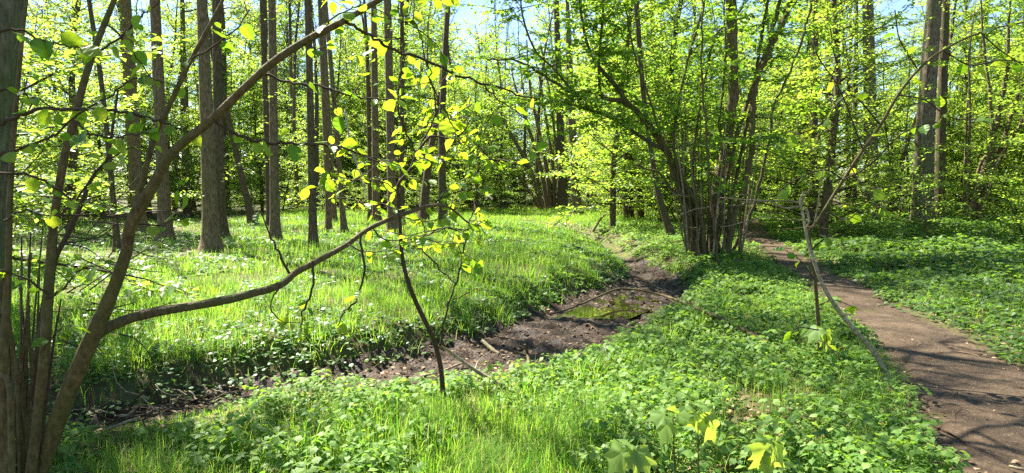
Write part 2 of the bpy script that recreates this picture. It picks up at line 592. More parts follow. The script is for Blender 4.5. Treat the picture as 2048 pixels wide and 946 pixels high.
def strip(line, halfw, nacross, step, zf):
    """a sheet along a line: t across -1..1"""
    seg = np.hypot(*np.diff(line[:, :2], axis=0).T)
    s = np.concatenate([[0], np.cumsum(seg)])
    q = np.arange(0, s[-1], step)
    x = np.interp(q, s, line[:, 0]); y = np.interp(q, s, line[:, 1]); wv = np.interp(q, s, line[:, 2])
    k = 9
    xs = np.convolve(np.pad(x, k, mode='edge'), np.ones(2 * k + 1) / (2 * k + 1), 'valid')
    ys = np.convolve(np.pad(y, k, mode='edge'), np.ones(2 * k + 1) / (2 * k + 1), 'valid')
    tx, ty = np.gradient(xs), np.gradient(ys)
    L = np.hypot(tx, ty) + 1e-9
    nx, ny = -ty / L, tx / L
    t = np.linspace(-1, 1, nacross)
    hw = halfw(wv)
    X = x[:, None] + nx[:, None] * hw[:, None] * t; Y = y[:, None] + ny[:, None] * hw[:, None] * t
    Z = zf(X, Y, t[None] * np.ones_like(X))
    n, m = X.shape
    i = np.arange(n - 1)[:, None] * m; j = np.arange(m - 1)[None]
    Fq = np.stack([i + j, i + m + j, i + m + j + 1, i + j + 1], -1).reshape(-1, 4)
    return np.stack([X, Y, Z], -1).reshape(-1, 3), Fq


def path_z(X, Y, t):
    e = np.abs(t) + .34 * (vnoise(X * 1.9, Y * 1.9, 21) - .5) + .22 * (vnoise(X * 9, Y * 9, 22) - .5)
    h = .018 - .10 * sstep(.68, .95, e)
    return zg(X, Y) + h + .035 * (fbm(X * 3.5, Y * 3.5, 31, 4) - .5) + .03 * (vnoise(X * .9, Y * .9, 33) - .5)


mb = MB()
mb.add(*strip(_pl, lambda w_: w_ * 1.12 + .04, 61, .035, path_z))
tag(mb.build('path', M['path']), kind='structure')


def mud_z(X, Y, t):
    si = s_in(X, Y)
    lump = .15 * (fbm(X * 5, Y * 5, 41, 4) - .45) + .07 * (np.abs(vnoise(X * 13, Y * 13, 45) - .5))
    h = .02 + lump - .22 * sstep(.10, .34, si + .15 * (vnoise(X * 3, Y * 3, 43) - .5))
    return zg(X, Y) + h


mb = MB()
mb.add(*strip(_sl[:63], lambda w_: w_ + .50, 61, .035, mud_z))
tag(mb.build('muddy_stream_bed', M['mud']), kind='structure')

# still water pooled in the deepest part of the bed
mb = MB()
mb.add(*strip(_sl[34:64], lambda w_: w_ * .62, 13, .12, lambda X, Y, t: 0 * X + np.where(Y > 9.5, -.268, -.345)))
tag(mb.build('stream_water', M['water']), kind='structure')

exec_rng = np.random.default_rng


# ================================================================== GROUND COVER (stuff)
def field(rng, n, dmin, dmax, amax=44, power=.75):
    """random places ahead of the viewer, thinning with distance"""
    u = rng.random(n)
    d = (dmin ** power + u * (dmax ** power - dmin ** power)) ** (1 / power)
    a = R(amax) * (2 * rng.random(n) - 1)
    return d * np.tan(a), d


def blade_template(bend, seg=4):
    t = np.linspace(0, 1, seg + 1)
    wv = .5 * (1 - t ** 1.8) * .9 + .02
    x = bend * t ** 2.2
    z = t * (1 - .28 * abs(bend) * t)
    V = []
    for i in range(seg):
        V += [(x[i], -wv[i], z[i]), (x[i], wv[i], z[i])]
    V.append((x[-1], 0, z[-1]))
    Q = [(2 * i, 2 * i + 1, 2 * i + 3, 2 * i + 2) for i in range(seg - 1)]
    Q = np.array(Q); T = np.array([(2 * seg - 2, 2 * seg - 1, 2 * seg)])
    return np.array(V), Q, T


def add_blades(mb, pos, yaw, H, W, bend, rng):
    n = len(pos)
    if not n:
        return
    V0, Q, T = blade_template(1.0, 3)
    c, s = np.cos(yaw), np.sin(yaw)
    t = V0[:, 2].clip(0, 1)
    tt = np.array([0, 0, 1 / 3, 1 / 3, 2 / 3, 2 / 3, 1.0])
    x = bend[:, None] * H[:, None] * tt[None] ** 2.1
    y = W[:, None] * V0[None, :, 1]
    z = H[:, None] * tt[None] * (1 - .38 * np.abs(bend)[:, None] * tt[None])
    V = np.stack([c[:, None] * x - s[:, None] * y, s[:, None] * x + c[:, None] * y, z], -1) + pos[:, None]
    off = (np.arange(n) * 7)[:, None, None]
    mb.add(V.reshape(-1, 3), (Q[None] + off).reshape(-1, 4), (T[None] + off).reshape(-1, 3))


rng = exec_rng(11)
# ---- grass
gm = MB()
x, y = field(rng, 58000, 3.4, 48, 46, .5)
si, sd_, pi_ = s_in(x, y), s_side(x, y), p_in(x, y)
patch = fbm(x * .55, y * .55, 71)
near = (sd_ < 0)
k_meadow = (~near) & (si > .12) & (patch + .22 * rng.random(len(x)) > .44 - .12 * (si > 1.0))
k_near = near & (si > .02) & (pi_ > .28) & ((x < .9 - (y - 5) * -.22 + .8 * (patch - .5)) | (si < .5) | (rng.random(len(x)) < .16))
k_right = (pi_ > .1) & (x > 2) & (rng.random(len(x)) < .3)
far_ok = (y < 30) | ((np.abs(x / y + .05) < .30) & (y < 46))
left_bare = (x / y < -.42) & (y > 13) & (rng.random(len(x)) < .75)
keep = (k_meadow | k_near | (near & (si < 1.2) & (si > 0) & (pi_ > .3)) | (k_right & near)) & far_ok & ~left_bare
x, y, si, near, patch = x[keep], y[keep], si[keep], near[keep], patch[keep]
nb = np.where(y < 9, 11, 8)
cx = np.repeat(x, nb); cy = np.repeat(y, nb)
n = len(cx)
sp = np.repeat(.035 + .010 * y, nb)
bx = cx + rng.normal(0, 1, n) * sp; by = cy + rng.normal(0, 1, n) * sp
ok = (s_in(bx, by) > -.02) & (p_in(bx, by) > .06)
ok &= ~((bx < .3) & (by < 9) & (s_in(bx, by) < .42) & (rng.random(len(bx)) < .82))
bx, by = bx[ok], by[ok]
hp = fbm(bx * .8, by * .8, 77)
H = (.07 + .19 * rng.random(len(bx)) ** 1.4) * (.55 + .95 * hp)
H = np.where(s_side(bx, by) < 0, H * (.32 + .75 * sstep(.4, 1.9, s_in(bx, by))) * (.7 + .6 * vnoise(bx * 2, by * 2, 5)), H * (.6 + .8 * vnoise(bx * 1.7, by * 1.7, 6)))
W = .0038 * (1 + .55 * rng.random(len(bx))) * np.clip(by / 6.0, .85, 9) ** .8
bend = rng.normal(.55, .38, len(bx))
add_blades(gm, np.column_stack([bx, by, zg(bx, by) - .01]), vnoise(bx * 1.4, by * 1.4, 61) * 12 + rng.normal(0, 1.5, len(bx)), H, W, bend, rng)
# lush tussocks of long sedge on the bank and in the meadow
tus = [at(*p)[:2] for p in [(330, 560), (300, 590), (370, 545), (620, 600), (740, 590), (820, 600), (860, 650), (900, 600), (930, 660), (700, 660), (560, 640), (430, 600),
                             (250, 690), (330, 690), (280, 720), (230, 730), (1010, 600), (1060, 560), (960, 560), (1000, 640), (640, 690), (760, 680), (1420, 560), (1350, 545), (1180, 560), (1450, 610)]]
tus += [at(*p)[:2] for p in [(1190, 760), (1240, 740), (1150, 775), (1300, 720), (1340, 690), (1400, 650), (1050, 800), (980, 830), (900, 850), (1440, 625), (1100, 830), (760, 850), (690, 870), (600, 900), (850, 880), (480, 920)]]
for tx, ty in tus:
    k = 90
    r_ = np.abs(rng.normal(0, .16, k)); a_ = rng.random(k) * 6.283
    bx = tx + r_ * np.cos(a_); by = ty + r_ * np.sin(a_)
    ok = (s_in(bx, by) > -.05) & (p_in(bx, by) > .2)
    bx, by, a2 = bx[ok], by[ok], a_[ok]
    add_blades(gm, np.column_stack([bx, by, zg(bx, by) - .01]), a2 + rng.normal(0, .5, len(bx)), .16 + .22 * rng.random(len(bx)),
               .006 * np.clip(np.full(len(bx), ty) / 6, .8, 3) ** .6, .25 + .45 * rng.random(len(bx)), rng)
tag(gm.build('grass', M['grass'], smooth=True), kind='stuff')


# ---- broad-leaved herbs (wood anemone, ground elder): three-lobed leaflets on thin stalks
def lobed():
    pts = [(0, 0), (.22, .16), (.36, .40), (.52, .30), (.62, .34), (.76, .16), (1, 0)]
    up = [(a, b) for a, b in pts]; dn = [(a, -b) for a, b in pts[1:-1]][::-1]
    ring = up + dn
    V = [(.45, 0, .0)] + [(a, b, .10 * abs(b) - .16 * a * a) for a, b in ring]
    k = len(ring)
    return np.array(V, float), np.array([(0, 1 + i, 1 + (i + 1) % k) for i in range(k)])


LOBED = lobed()
ROUND = (np.array([(0, 0, .0)] + [(.5 + .52 * math.cos(a) if True else 0, .55 * math.sin(a), .05 * math.cos(2 * a)) for a in np.linspace(.5, 2 * math.pi - .5, 8) + math.pi], float), np.array([(0, 1 + i, 2 + i) for i in range(7)]))


def herb_field(mb, x, y, rng, hmin, hmax, size, T=LOBED, nleaf=5, droop=.25, mod=None):
    z = zg(x, y)
    h = hmin + (hmax - hmin) * rng.random(len(x))
    n = len(x)
    a0 = rng.random(n) * 6.283
    for k in range(nleaf):
        a = a0 + k * 6.283 / nleaf + rng.normal(0, .35, n)
        off = .012 + .03 * rng.random(n)
        pos = np.column_stack([x + off * np.cos(a), y + off * np.sin(a), z + h + rng.normal(0, .012, n)])
        D = np.column_stack([np.cos(a), np.sin(a), rng.normal(-droop, .25, n)])
        N = np.column_stack([rng.normal(0, .3, n), rng.normal(0, .3, n), np.ones(n)])
        leaves(mb, T, pos, D, N, size * (.7 + .6 * rng.random(n)) * (1 if mod is None else mod))


hm = MB()
rng = exec_rng(12)
x, y = field(rng, 52000, 3.2, 26, 48, .6)
si, sd_, pi_ = s_in(x, y), s_side(x, y), p_in(x, y)
pa = fbm(x * 1.3, y * 1.3, 91)
grassy = (x < .75 + .2 * (y - 5))
keep = (sd_ < 0) & (si > .12) & (pi_ > -.02 + .22 * (vnoise(x * 2.2, y * 2.2, 88) - .3)) & (x < 30) & (rng.random(len(x)) < np.where(grassy, .62, .97)) & (pa + .3 * (vnoise(x * 4, y * 4, 96) - .5) > np.where(y < 5.5, .42, .34)) 
side_right = (pi_ > 0) & (x > np.interp(y, _pl[::-1][:, 1], _pl[::-1][:, 0]))
k1 = keep & ~side_right
herb_field(hm, x[k1], y[k1], rng, .03, .15, .046, mod=np.clip(y[k1] / 6, .9, 2.2) ** .6 * (.5 + 1.1 * vnoise(x[k1] * 1.7, y[k1] * 1.7, 93)))
k2 = k1 & (fbm(x * .7 + 9, y * .7, 94) > .52) & (rng.random(len(x)) < .20)
herb_field(hm, x[k2], y[k2], rng, .12, .22, .056, nleaf=6, droop=.35, mod=np.clip(y[k2] / 6, .9, 2.2) ** .5)
tag(hm.build('herb_ground_cover', M['herb'], smooth=False), kind='stuff')

# ---- low glossy herbs along the far bank and scattered through the meadow
im = MB()
x, y = field(rng, 40000, 4.2, 30, 46, .6)
si, sd_ = s_in(x, y), s_side(x, y)
pa = fbm(x * .9, y * .9, 95)
kb = (sd_ > 0) & (si > .02) & (si < .30 + .9 * pa * np.clip(1.4 - y / 12, .3, 1)) & (y < 17)
km = (sd_ > 0) & (si > .4) & (pa > .45) & (rng.random(len(x)) < .5)
kk = (kb & ~((x < .3) & (y < 9) & (si < .30) & (rng.random(len(x)) < .35))) | km
herb_field(im, x[kk], y[kk], rng, .02, .11, .038, T=ROUND, nleaf=4, droop=.12, mod=np.clip(y[kk] / 6, .9, 2.4) ** .7)
tag(im.build('ground_ivy_cover', M['ivy'], smooth=False), kind='stuff')

# ---- brambles and nettles on the far side of the path
bm_ = MB()
x, y = field(rng, 42000, 5, 34, 47, .7)
pi_ = p_in(x, y)
sr = x > np.interp(y, _pl[::-1][:, 1], _pl[::-1][:, 0])
pa = fbm(x * .8, y * .8, 97)
kk = sr & (pi_ > .02 + .25 * (vnoise(x * 2, y * 2, 89) - .4)) & (pa > .26)
hh = .05 + .58 * pa[kk] * np.clip(pi_[kk] / 3.0, .05, 1)
z0 = zg(x[kk], y[kk])
xx, yy = x[kk], y[kk]
for rep in range(3):
    n = len(xx)
    h = hh * (.35 + .75 * rng.random(n))
    ox, oy = xx + rng.normal(0, .10, n), yy + rng.normal(0, .10, n)
    a0 = rng.random(n) * 6.283
    for k in range(3):
        a = a0 + k * 2.1
        D = np.column_stack([np.cos(a), np.sin(a), rng.normal(-.1, .3, n)])
        N = np.column_stack([rng.normal(0, .4, n), rng.normal(0, .4, n), np.ones(n)])
        leaves(bm_, LEAF_MID, np.column_stack([ox, oy, z0 + h]), D, N, (.028 + .042 * rng.random(n)) * np.clip(yy / 7, .9, 2.2) ** .7, .9)
tag(bm_.build('bramble_undergrowth', M['bramble'], smooth=True), kind='stuff')

# ---- white flowers in the meadow
fm = MB()
rng = exec_rng(14)
x, y = field(rng, 5200, 6, 34, 40, .8)
si, sd_ = s_in(x, y), s_side(x, y)
pa = fbm(x * .45 + 3, y * .45, 98)
kk = (sd_ > 0) & (si > .6) & (pa > .5)
x, y = x[kk], y[kk]
z = zg(x, y) + .10 + .16 * rng.random(len(x))
for k in range(5):
    a = k * 1.2566 + rng.random(len(x)) * .3
    leaves(fm, LEAF_FAR, np.column_stack([x, y, z]), np.column_stack([np.cos(a), np.sin(a), .25 + 0 * a]), np.tile([0, 0, 1.0], (len(x), 1)), .008 * np.clip(y / 7, .9, 3) ** .5, 1.0)
tag(fm.build('white_wildflower_cover', M['petal'], smooth=False), kind='stuff')

# ---- dry leaf litter
lm = MB()
x, y = field(rng, 40000, 2.8, 32, 46, .7)
si, sd_, pi_ = s_in(x, y), s_side(x, y), p_in(x, y)
kk = ((sd_ < 0) & (pi_ > -.15)) | ((sd_ > 0) & (si < .25)) | ((x / y < -.35) & (y > 12)) | (rng.random(len(x)) < .18)
kk &= (rng.random(len(x)) < np.where(si < -.1, .95, 1)) & (rng.random(len(x)) < np.where(pi_ < .05, .9, 1))
x, y = x[kk], y[kk]
n = len(x)
a = rng.random(n) * 6.283
zz = np.where(s_in(x, y) < .1, mud_z(x, y, 0), zg(x, y)) + np.where(p_in(x, y) < .2, .028, .008)
leaves(lm, LEAF_MID, np.column_stack([x, y, zz]), np.column_stack([np.cos(a), np.sin(a), rng.normal(0, .2, n)]),
       np.column_stack([rng.normal(0, .35, n), rng.normal(0, .35, n), np.ones(n)]), np.where(p_in(x, y) < .05, .012 + .034 * rng.random(n) ** 2, .03 + .035 * rng.random(n)))
tx, ty = field(rng, 1500, 3, 18, 42, .7)
tk = (s_in(tx, ty) < .1) | (np.abs(p_in(tx, ty)) < .35) | (rng.random(len(tx)) < .12)
for a_, b_ in zip(tx[tk], ty[tk]):
    w_ = rng.random() * 6.283; L_ = rng.uniform(.06, .32)
    q_ = np.array([[a_ + L_ * u * math.cos(w_ + .4 * u), b_ + L_ * u * math.sin(w_ + .4 * u), 0] for u in (0, .5, 1)])
    q_[:, 2] = np.where(s_in(q_[:, 0], q_[:, 1]) < .1, mud_z(q_[:, 0], q_[:, 1], 0), zg(q_[:, 0], q_[:, 1]) + .02) + .012
    tube(lm, q_, [rng.uniform(.002, .005), .0015], 4, cap=False)
tag(lm.build('leaf_litter', M['litter'], smooth=True), kind='stuff')


# ================================================================== TREES AND SHRUBS
def wander(rng, p0, d0, L, n=7, jit=.12, up=0.0):
    """a crooked line of n points"""
    d = np.array(d0, float); d /= np.linalg.norm(d)
    p = [np.array(p0, float)]
    for i in range(n - 1):
        d = d + rng.normal(0, jit, 3) + np.array([0, 0, up])
        d /= np.linalg.norm(d)
        p.append(p[-1] + d * L / (n - 1))
    return np.array(p)


class Leafer:
    """collects leaf places, laid in one go"""
    def __init__(self):
        self.p, self.d, self.n, self.s = [], [], [], []

    def along(self, rng, pts, spacing, size, flat=.35, droop=.25, start=0.0):
        seg = np.linalg.norm(np.diff(pts, axis=0), axis=1)
        s = np.concatenate([[0], np.cumsum(seg)])
        q = np.arange(max(start * s[-1], spacing * .4), s[-1] + spacing * .2, spacing)
        if not len(q):
            return
        P_ = np.stack([np.interp(q, s, pts[:, k]) for k in range(3)], -1)
        t = norm(np.stack([np.interp(q + .03, s, pts[:, k]) - np.interp(q - .03, s, pts[:, k]) for k in range(3)], -1))
        n = len(q)
        side = np.where(np.arange(n) % 2 == 0, 1.0, -1.0)[:, None]
        lat = norm(np.cross(t, [0, 0, 1.0]) + 1e-4)
        D = t * rng.uniform(.15, .9, (n, 1)) + side * lat * rng.uniform(.4, 1, (n, 1)) + rng.normal(0, .22, (n, 3)); D[:, 2] -= droop * rng.random(n)
        N = np.column_stack([rng.normal(0, flat, n), rng.normal(0, flat, n), np.ones(n)])
        self.p.append(P_ + D * .01); self.d.append(D); self.n.append(N); self.s.append(size * rng.uniform(.6, 1.2, n))

    def lay(self, mb, T):
        if self.p and isinstance(T, list):
            p, d, n, s_ = np.vstack(self.p), np.vstack(self.d), np.vstack(self.n), np.concatenate(self.s)
            for i, t_ in enumerate(T):
                leaves(mb, t_, p[i::len(T)], d[i::len(T)], n[i::len(T)], s_[i::len(T)])
        elif self.p:
            leaves(mb, T, np.vstack(self.p), np.vstack(self.d), np.vstack(self.n), np.concatenate(self.s))

    def count(self):
        return sum(len(a) for a in self.p)


def twiggy(rng, wood, lf, pts, r0, sp, tl, leaf, lsp, start=.25, r_t=.003, flat=.35, up=.05, droop=.25, bare=0.0, third=0.0, planar=True):
    """side twigs on both sides of a branch, leaves along them"""
    seg = np.linalg.norm(np.diff(pts, axis=0), axis=1)
    s = np.concatenate([[0], np.cumsum(seg)])
    q = np.arange(s[-1] * start, s[-1], sp)
    for i, v in enumerate(q):
        b = np.array([np.interp(v, s, pts[:, k]) for k in range(3)])
        t = np.array([np.interp(v + .05, s, pts[:, k]) - np.interp(v - .05, s, pts[:, k]) for k in range(3)])
        t /= np.linalg.norm(t) + 1e-9
        if planar:
            lat = np.cross(t, [0, 0, 1.0]); lat /= np.linalg.norm(lat) + 1e-6
        else:
            lat = rng.normal(0, 1, 3); lat -= t * np.dot(lat, t); lat /= np.linalg.norm(lat) + 1e-6
        d = t * rng.uniform(.35, .9) + (1 if i % 2 else -1) * lat * rng.uniform(.6, 1) + rng.normal(0, .15, 3)
        L = tl * rng.uniform(.5, 1.15) * (1 - .45 * v / s[-1])
        w_ = wander(rng, b, d, L, 5, .14, up)
        tube(wood, w_, [r_t, r_t * .4], 3, cap=False)
        if rng.random() >= bare:
            lf.along(rng, w_, lsp, leaf, flat, droop, .1)
        if third and L > .25:
            for u in np.arange(.3, .95, .22):
                k = int(u * 4)
                lat2 = np.cross(w_[k + 1] - w_[k], [0, 0, 1.0]); lat2 /= np.linalg.norm(lat2) + 1e-6
                w2 = wander(rng, w_[k], (w_[k + 1] - w_[k]) / (L / 4) * .6 + lat2 * rng.choice([-1, 1]), L * third * rng.uniform(.5, 1), 4, .15, up)
                tube(wood, w2, [r_t * .7, r_t * .35], 3, cap=False)
                if rng.random() >= bare:
                    lf.along(rng, w2, lsp, leaf, flat, droop, .1)


# ---- understorey trees: hornbeam and beech saplings with flat leaf sprays
def make_understorey(seed, H, wid, nbr, leaf=.085, lsp=.085, sp=.14, nstem=1, low=.06, T=LEAF_FAR, name='understorey_tree', tl=.55, bark='dark_bark'):
    rng = exec_rng(seed)
    tr, wd, lf = MB(), MB(), Leafer()
    for si_ in range(nstem):
        az = rng.random() * 6.283
        lean = .06 if nstem == 1 else rng.uniform(.15, .45)
        st = wander(rng, (0.12 * math.cos(az) * (nstem > 1), .12 * math.sin(az) * (nstem > 1), -.15), (lean * math.cos(az), lean * math.sin(az), 1), H * rng.uniform(.8, 1), 11, .05, .02)
        st = smooth(st, 3)
        r0 = .011 * H / math.sqrt(nstem) * .8
        tube(tr, st, [r0 * 1.2, r0, r0 * .75, r0 * .5, r0 * .15], 8, .1, rng)
        m = nbr // nstem
        for i in range(m):
            u = low + (1 - low) * ((i + rng.random()) / m) ** .9
            k = min(len(st) - 1, int(u * (len(st) - 1)))
            a = i * 2.399 + rng.normal(0, .4)
            el = rng.uniform(.0, .55) + .5 * u
            L = wid * (1 - .62 * u) * rng.uniform(.6, 1.25)
            b = wander(rng, st[k], (math.cos(a), math.sin(a), el), L, 8, .11, -.035)
            tube(wd, b, [.004 + .007 * L, .003], 4, cap=False)
            twiggy(rng, wd, lf, b, 0, sp, tl * min(1.2, L / 1.4), leaf, lsp, .12, third=.55)
            lf.along(rng, b, lsp, leaf, .35, .2, .4)
    fol = MB(); lf.lay(fol, T)
    root = empty(name, (0, 0, 0))
    tr.build('trunk' if nstem == 1 else 'stems', M[bark], root)
    wd.build('branches', M['twig'], root)
    fol.build('foliage', M['leaf_bg'], root, smooth=False)
    return root


# ---- upper half of a tall alder: leader, bare-ish limbs, thin young foliage
def make_crown(seed, H, wid, nlimb, leafy=.5, lsp=.16, leaf=.085, start=0.0):
    rng = exec_rng(seed)
    wd, lf = MB(), Leafer()
    st = smooth(wander(rng, (0, 0, 0), (0, 0, 1), H, 9, .05, .03), 3)
    tube(wd, st, [.10, .085, .06, .03, .008], 8, .1, rng)
    for i in range(nlimb):
        u = start + (1 - start) * (i + rng.random()) / nlimb
        k = min(len(st) - 1, int(u * (len(st) - 1)))
        a = i * 2.399 + rng.normal(0, .5)
        L = wid * (1 - .55 * u) * rng.uniform(.5, 1.2)
        b = wander(rng, st[k], (math.cos(a), math.sin(a), rng.uniform(.4, 1.3)), L, 9, .16, .02)
        tube(wd, b, [.012 + .011 * L, .01, .005], 5, cap=False)
        for j in range(int(3 + L * 1.6)):
            v = rng.uniform(.25, 1)
            kk = min(7, int(v * 8))
            d = (b[kk + 1] - b[kk]); d /= np.linalg.norm(d)
            c = wander(rng, b[kk], d * .8 + rng.normal(0, .6, 3) + [0, 0, .15], L * rng.uniform(.25, .5), 6, .18, .02)
            tube(wd, c, [.011, .004], 4, cap=False)
            twiggy(rng, wd, lf, c, 0, .16, .5, leaf, lsp, .15, .0045, .5, .05, .3, 1 - leafy, planar=False)
    fol = MB(); lf.lay(fol, LEAF_FAR)
    return wd.mesh('branches', M['dark_bark']), fol.mesh('foliage', M['leaf_bg'], False)


CROWNS = [make_crown(s, 12, 3.4, 15, .5) for s in (101, 102, 103)] + [make_crown(s, 11, 3.6, 22, .6, lsp=.14) for s in (104, 105)]


def bez_lean(b, t, n=14):
    return np.array([b * (1 - k) + t * k for k in np.linspace(0, 1, n)])


def tall_tree(base_px, top, w_base, w_top, label, m='alder', group='tall trunks standing in the wood', name='alder_tree', mid=None, H=None, crown=True, sprays=0, cat='tree', seed=0, d=None, flare=.55):
    """trunk from a base pixel towards a pixel at the top of the frame; widths in photograph pixels"""
    rng = exec_rng(500 + seed)
    b = at(*base_px) if d is None else None
    if d is not None:
        b = P(base_px[0], base_px[1], d); b[2] = zg(b[0], b[1])
    Y = b[1]
    tp = P(top[0], top[1], Y)
    pts = [b]
    if mid is not None:
        pts += [P(a_, b_, Y) for a_, b_ in mid]
    pts.append(tp)
    pts = smooth(np.array(pts), 12)
    d_ = pts[-1] - pts[-4]; d_ /= np.linalg.norm(d_)
    H = H or rng.uniform(10.5, 13)
    ext = []
    q = pts[-1].copy()
    dd = d_.copy()
    while q[2] < H:
        dd = dd * .9 + np.array([0, 0, 1.0]) * .1 + rng.normal(0, .012, 3); dd /= np.linalg.norm(dd)
        q = q + dd * .5; ext.append(q.copy())
    full = np.vstack([pts, ext]) if ext else pts
    # even rings
    s = np.concatenate([[0], np.cumsum(np.linalg.norm(np.diff(full, axis=0), axis=1))])
    qs = np.concatenate([[-.25, -.05, .05, .15, .3, .5, .8], np.arange(1.1, s[-1], .35), [s[-1]]])
    full2 = np.stack([np.interp(qs, s, full[:, k]) for k in range(3)], -1)
    full2[0, 2] -= .25; full2[1, 2] -= .05
    rb, rt = w_base * .80 / 2 / F * Y, w_top * .88 / 2 / F * Y
    h = full2[:, 2] - b[2]
    ht = max(tp[2] - b[2], 1)
    r = rb + (rt - rb) * np.clip(h / ht, 0, 1)
    over = np.clip((h - ht) / max(.1, H - ht), 0, 1)
    r = r * (1 - over) + max(.09, .0) * over if crown else r * (1 - .8 * over)
    r = r * (1 + flare * np.exp(-np.clip(h, 0, 9) / .20) + .22 * np.exp(-np.clip(h, 0, 9) / .7))
    root = empty(name, b, label, cat, group)
    tr = MB()
    n = 18 if Y < 28 else 10
    a = np.linspace(0, 2 * np.pi, n, endpoint=False)
    t, U, W = frames(full2)
    ridge = rng.normal(0, .05, n)[None] * (1 + 2.2 * np.exp(-np.clip(h, 0, 9) / .3))[:, None]
    rr = r[:, None] * (1 + ridge + rng.normal(0, .018, (len(r), n)))
    V = full2[:, None] + rr[..., None] * (np.cos(a)[None, :, None] * U[:, None] + np.sin(a)[None, :, None] * W[:, None])
    mN = len(full2)
    i = np.arange(mN - 1)[:, None] * n; j = np.arange(n)[None]; k = (j + 1) % n
    tr.add(V.reshape(-1, 3), np.stack([i + j, i + k, i + n + k, i + n + j], -1).reshape(-1, 4))
    tr.build('trunk', M[m], root)
    if crown:
        cw, cf = CROWNS[3 + seed % 2] if 400 < base_px[0] < 900 else CROWNS[seed % 3]
        for nm, me in (('branches', cw), ('foliage', cf)):
            o = bpy.data.objects.new(nm, me); COL.objects.link(o); o.parent = root
            o.location = tuple(full2[-1] - b - np.array([0, 0, .1])); o.rotation_euler = (0, 0, rng.random() * 6.28)
            sc = max(.6, r[-1] / .10); o.scale = (1, 1, 1)
    for q in range(sprays):
        wd, lf = MB(), Leafer()
        hh = rng.uniform(.9, min(8, 1.6 + 400 / F * Y))
        kk = int(np.argmin(np.abs(h - hh)))
        az = rng.random() * 6.283
        p0 = full2[kk] + r[kk] * .9 * np.array([math.cos(az), math.sin(az), 0])
        bb = wander(rng, p0, (math.cos(az), math.sin(az), .4), rng.uniform(.3, .9), 6, .2, .02)
        tube(wd, bb, [.006, .002], 3, cap=False)
        twiggy(rng, wd, lf, bb, 0, .12, .3, .07, .07, .2)
        so_ = wd.build('side_shoot', M['twig'], root)
        fo = MB(); lf.lay(fo, LEAF_MID if Y < 25 else LEAF_FAR)
        if lf.count(): fo.build('foliage', M['leaf_bg'], so_, smooth=False)
    return root


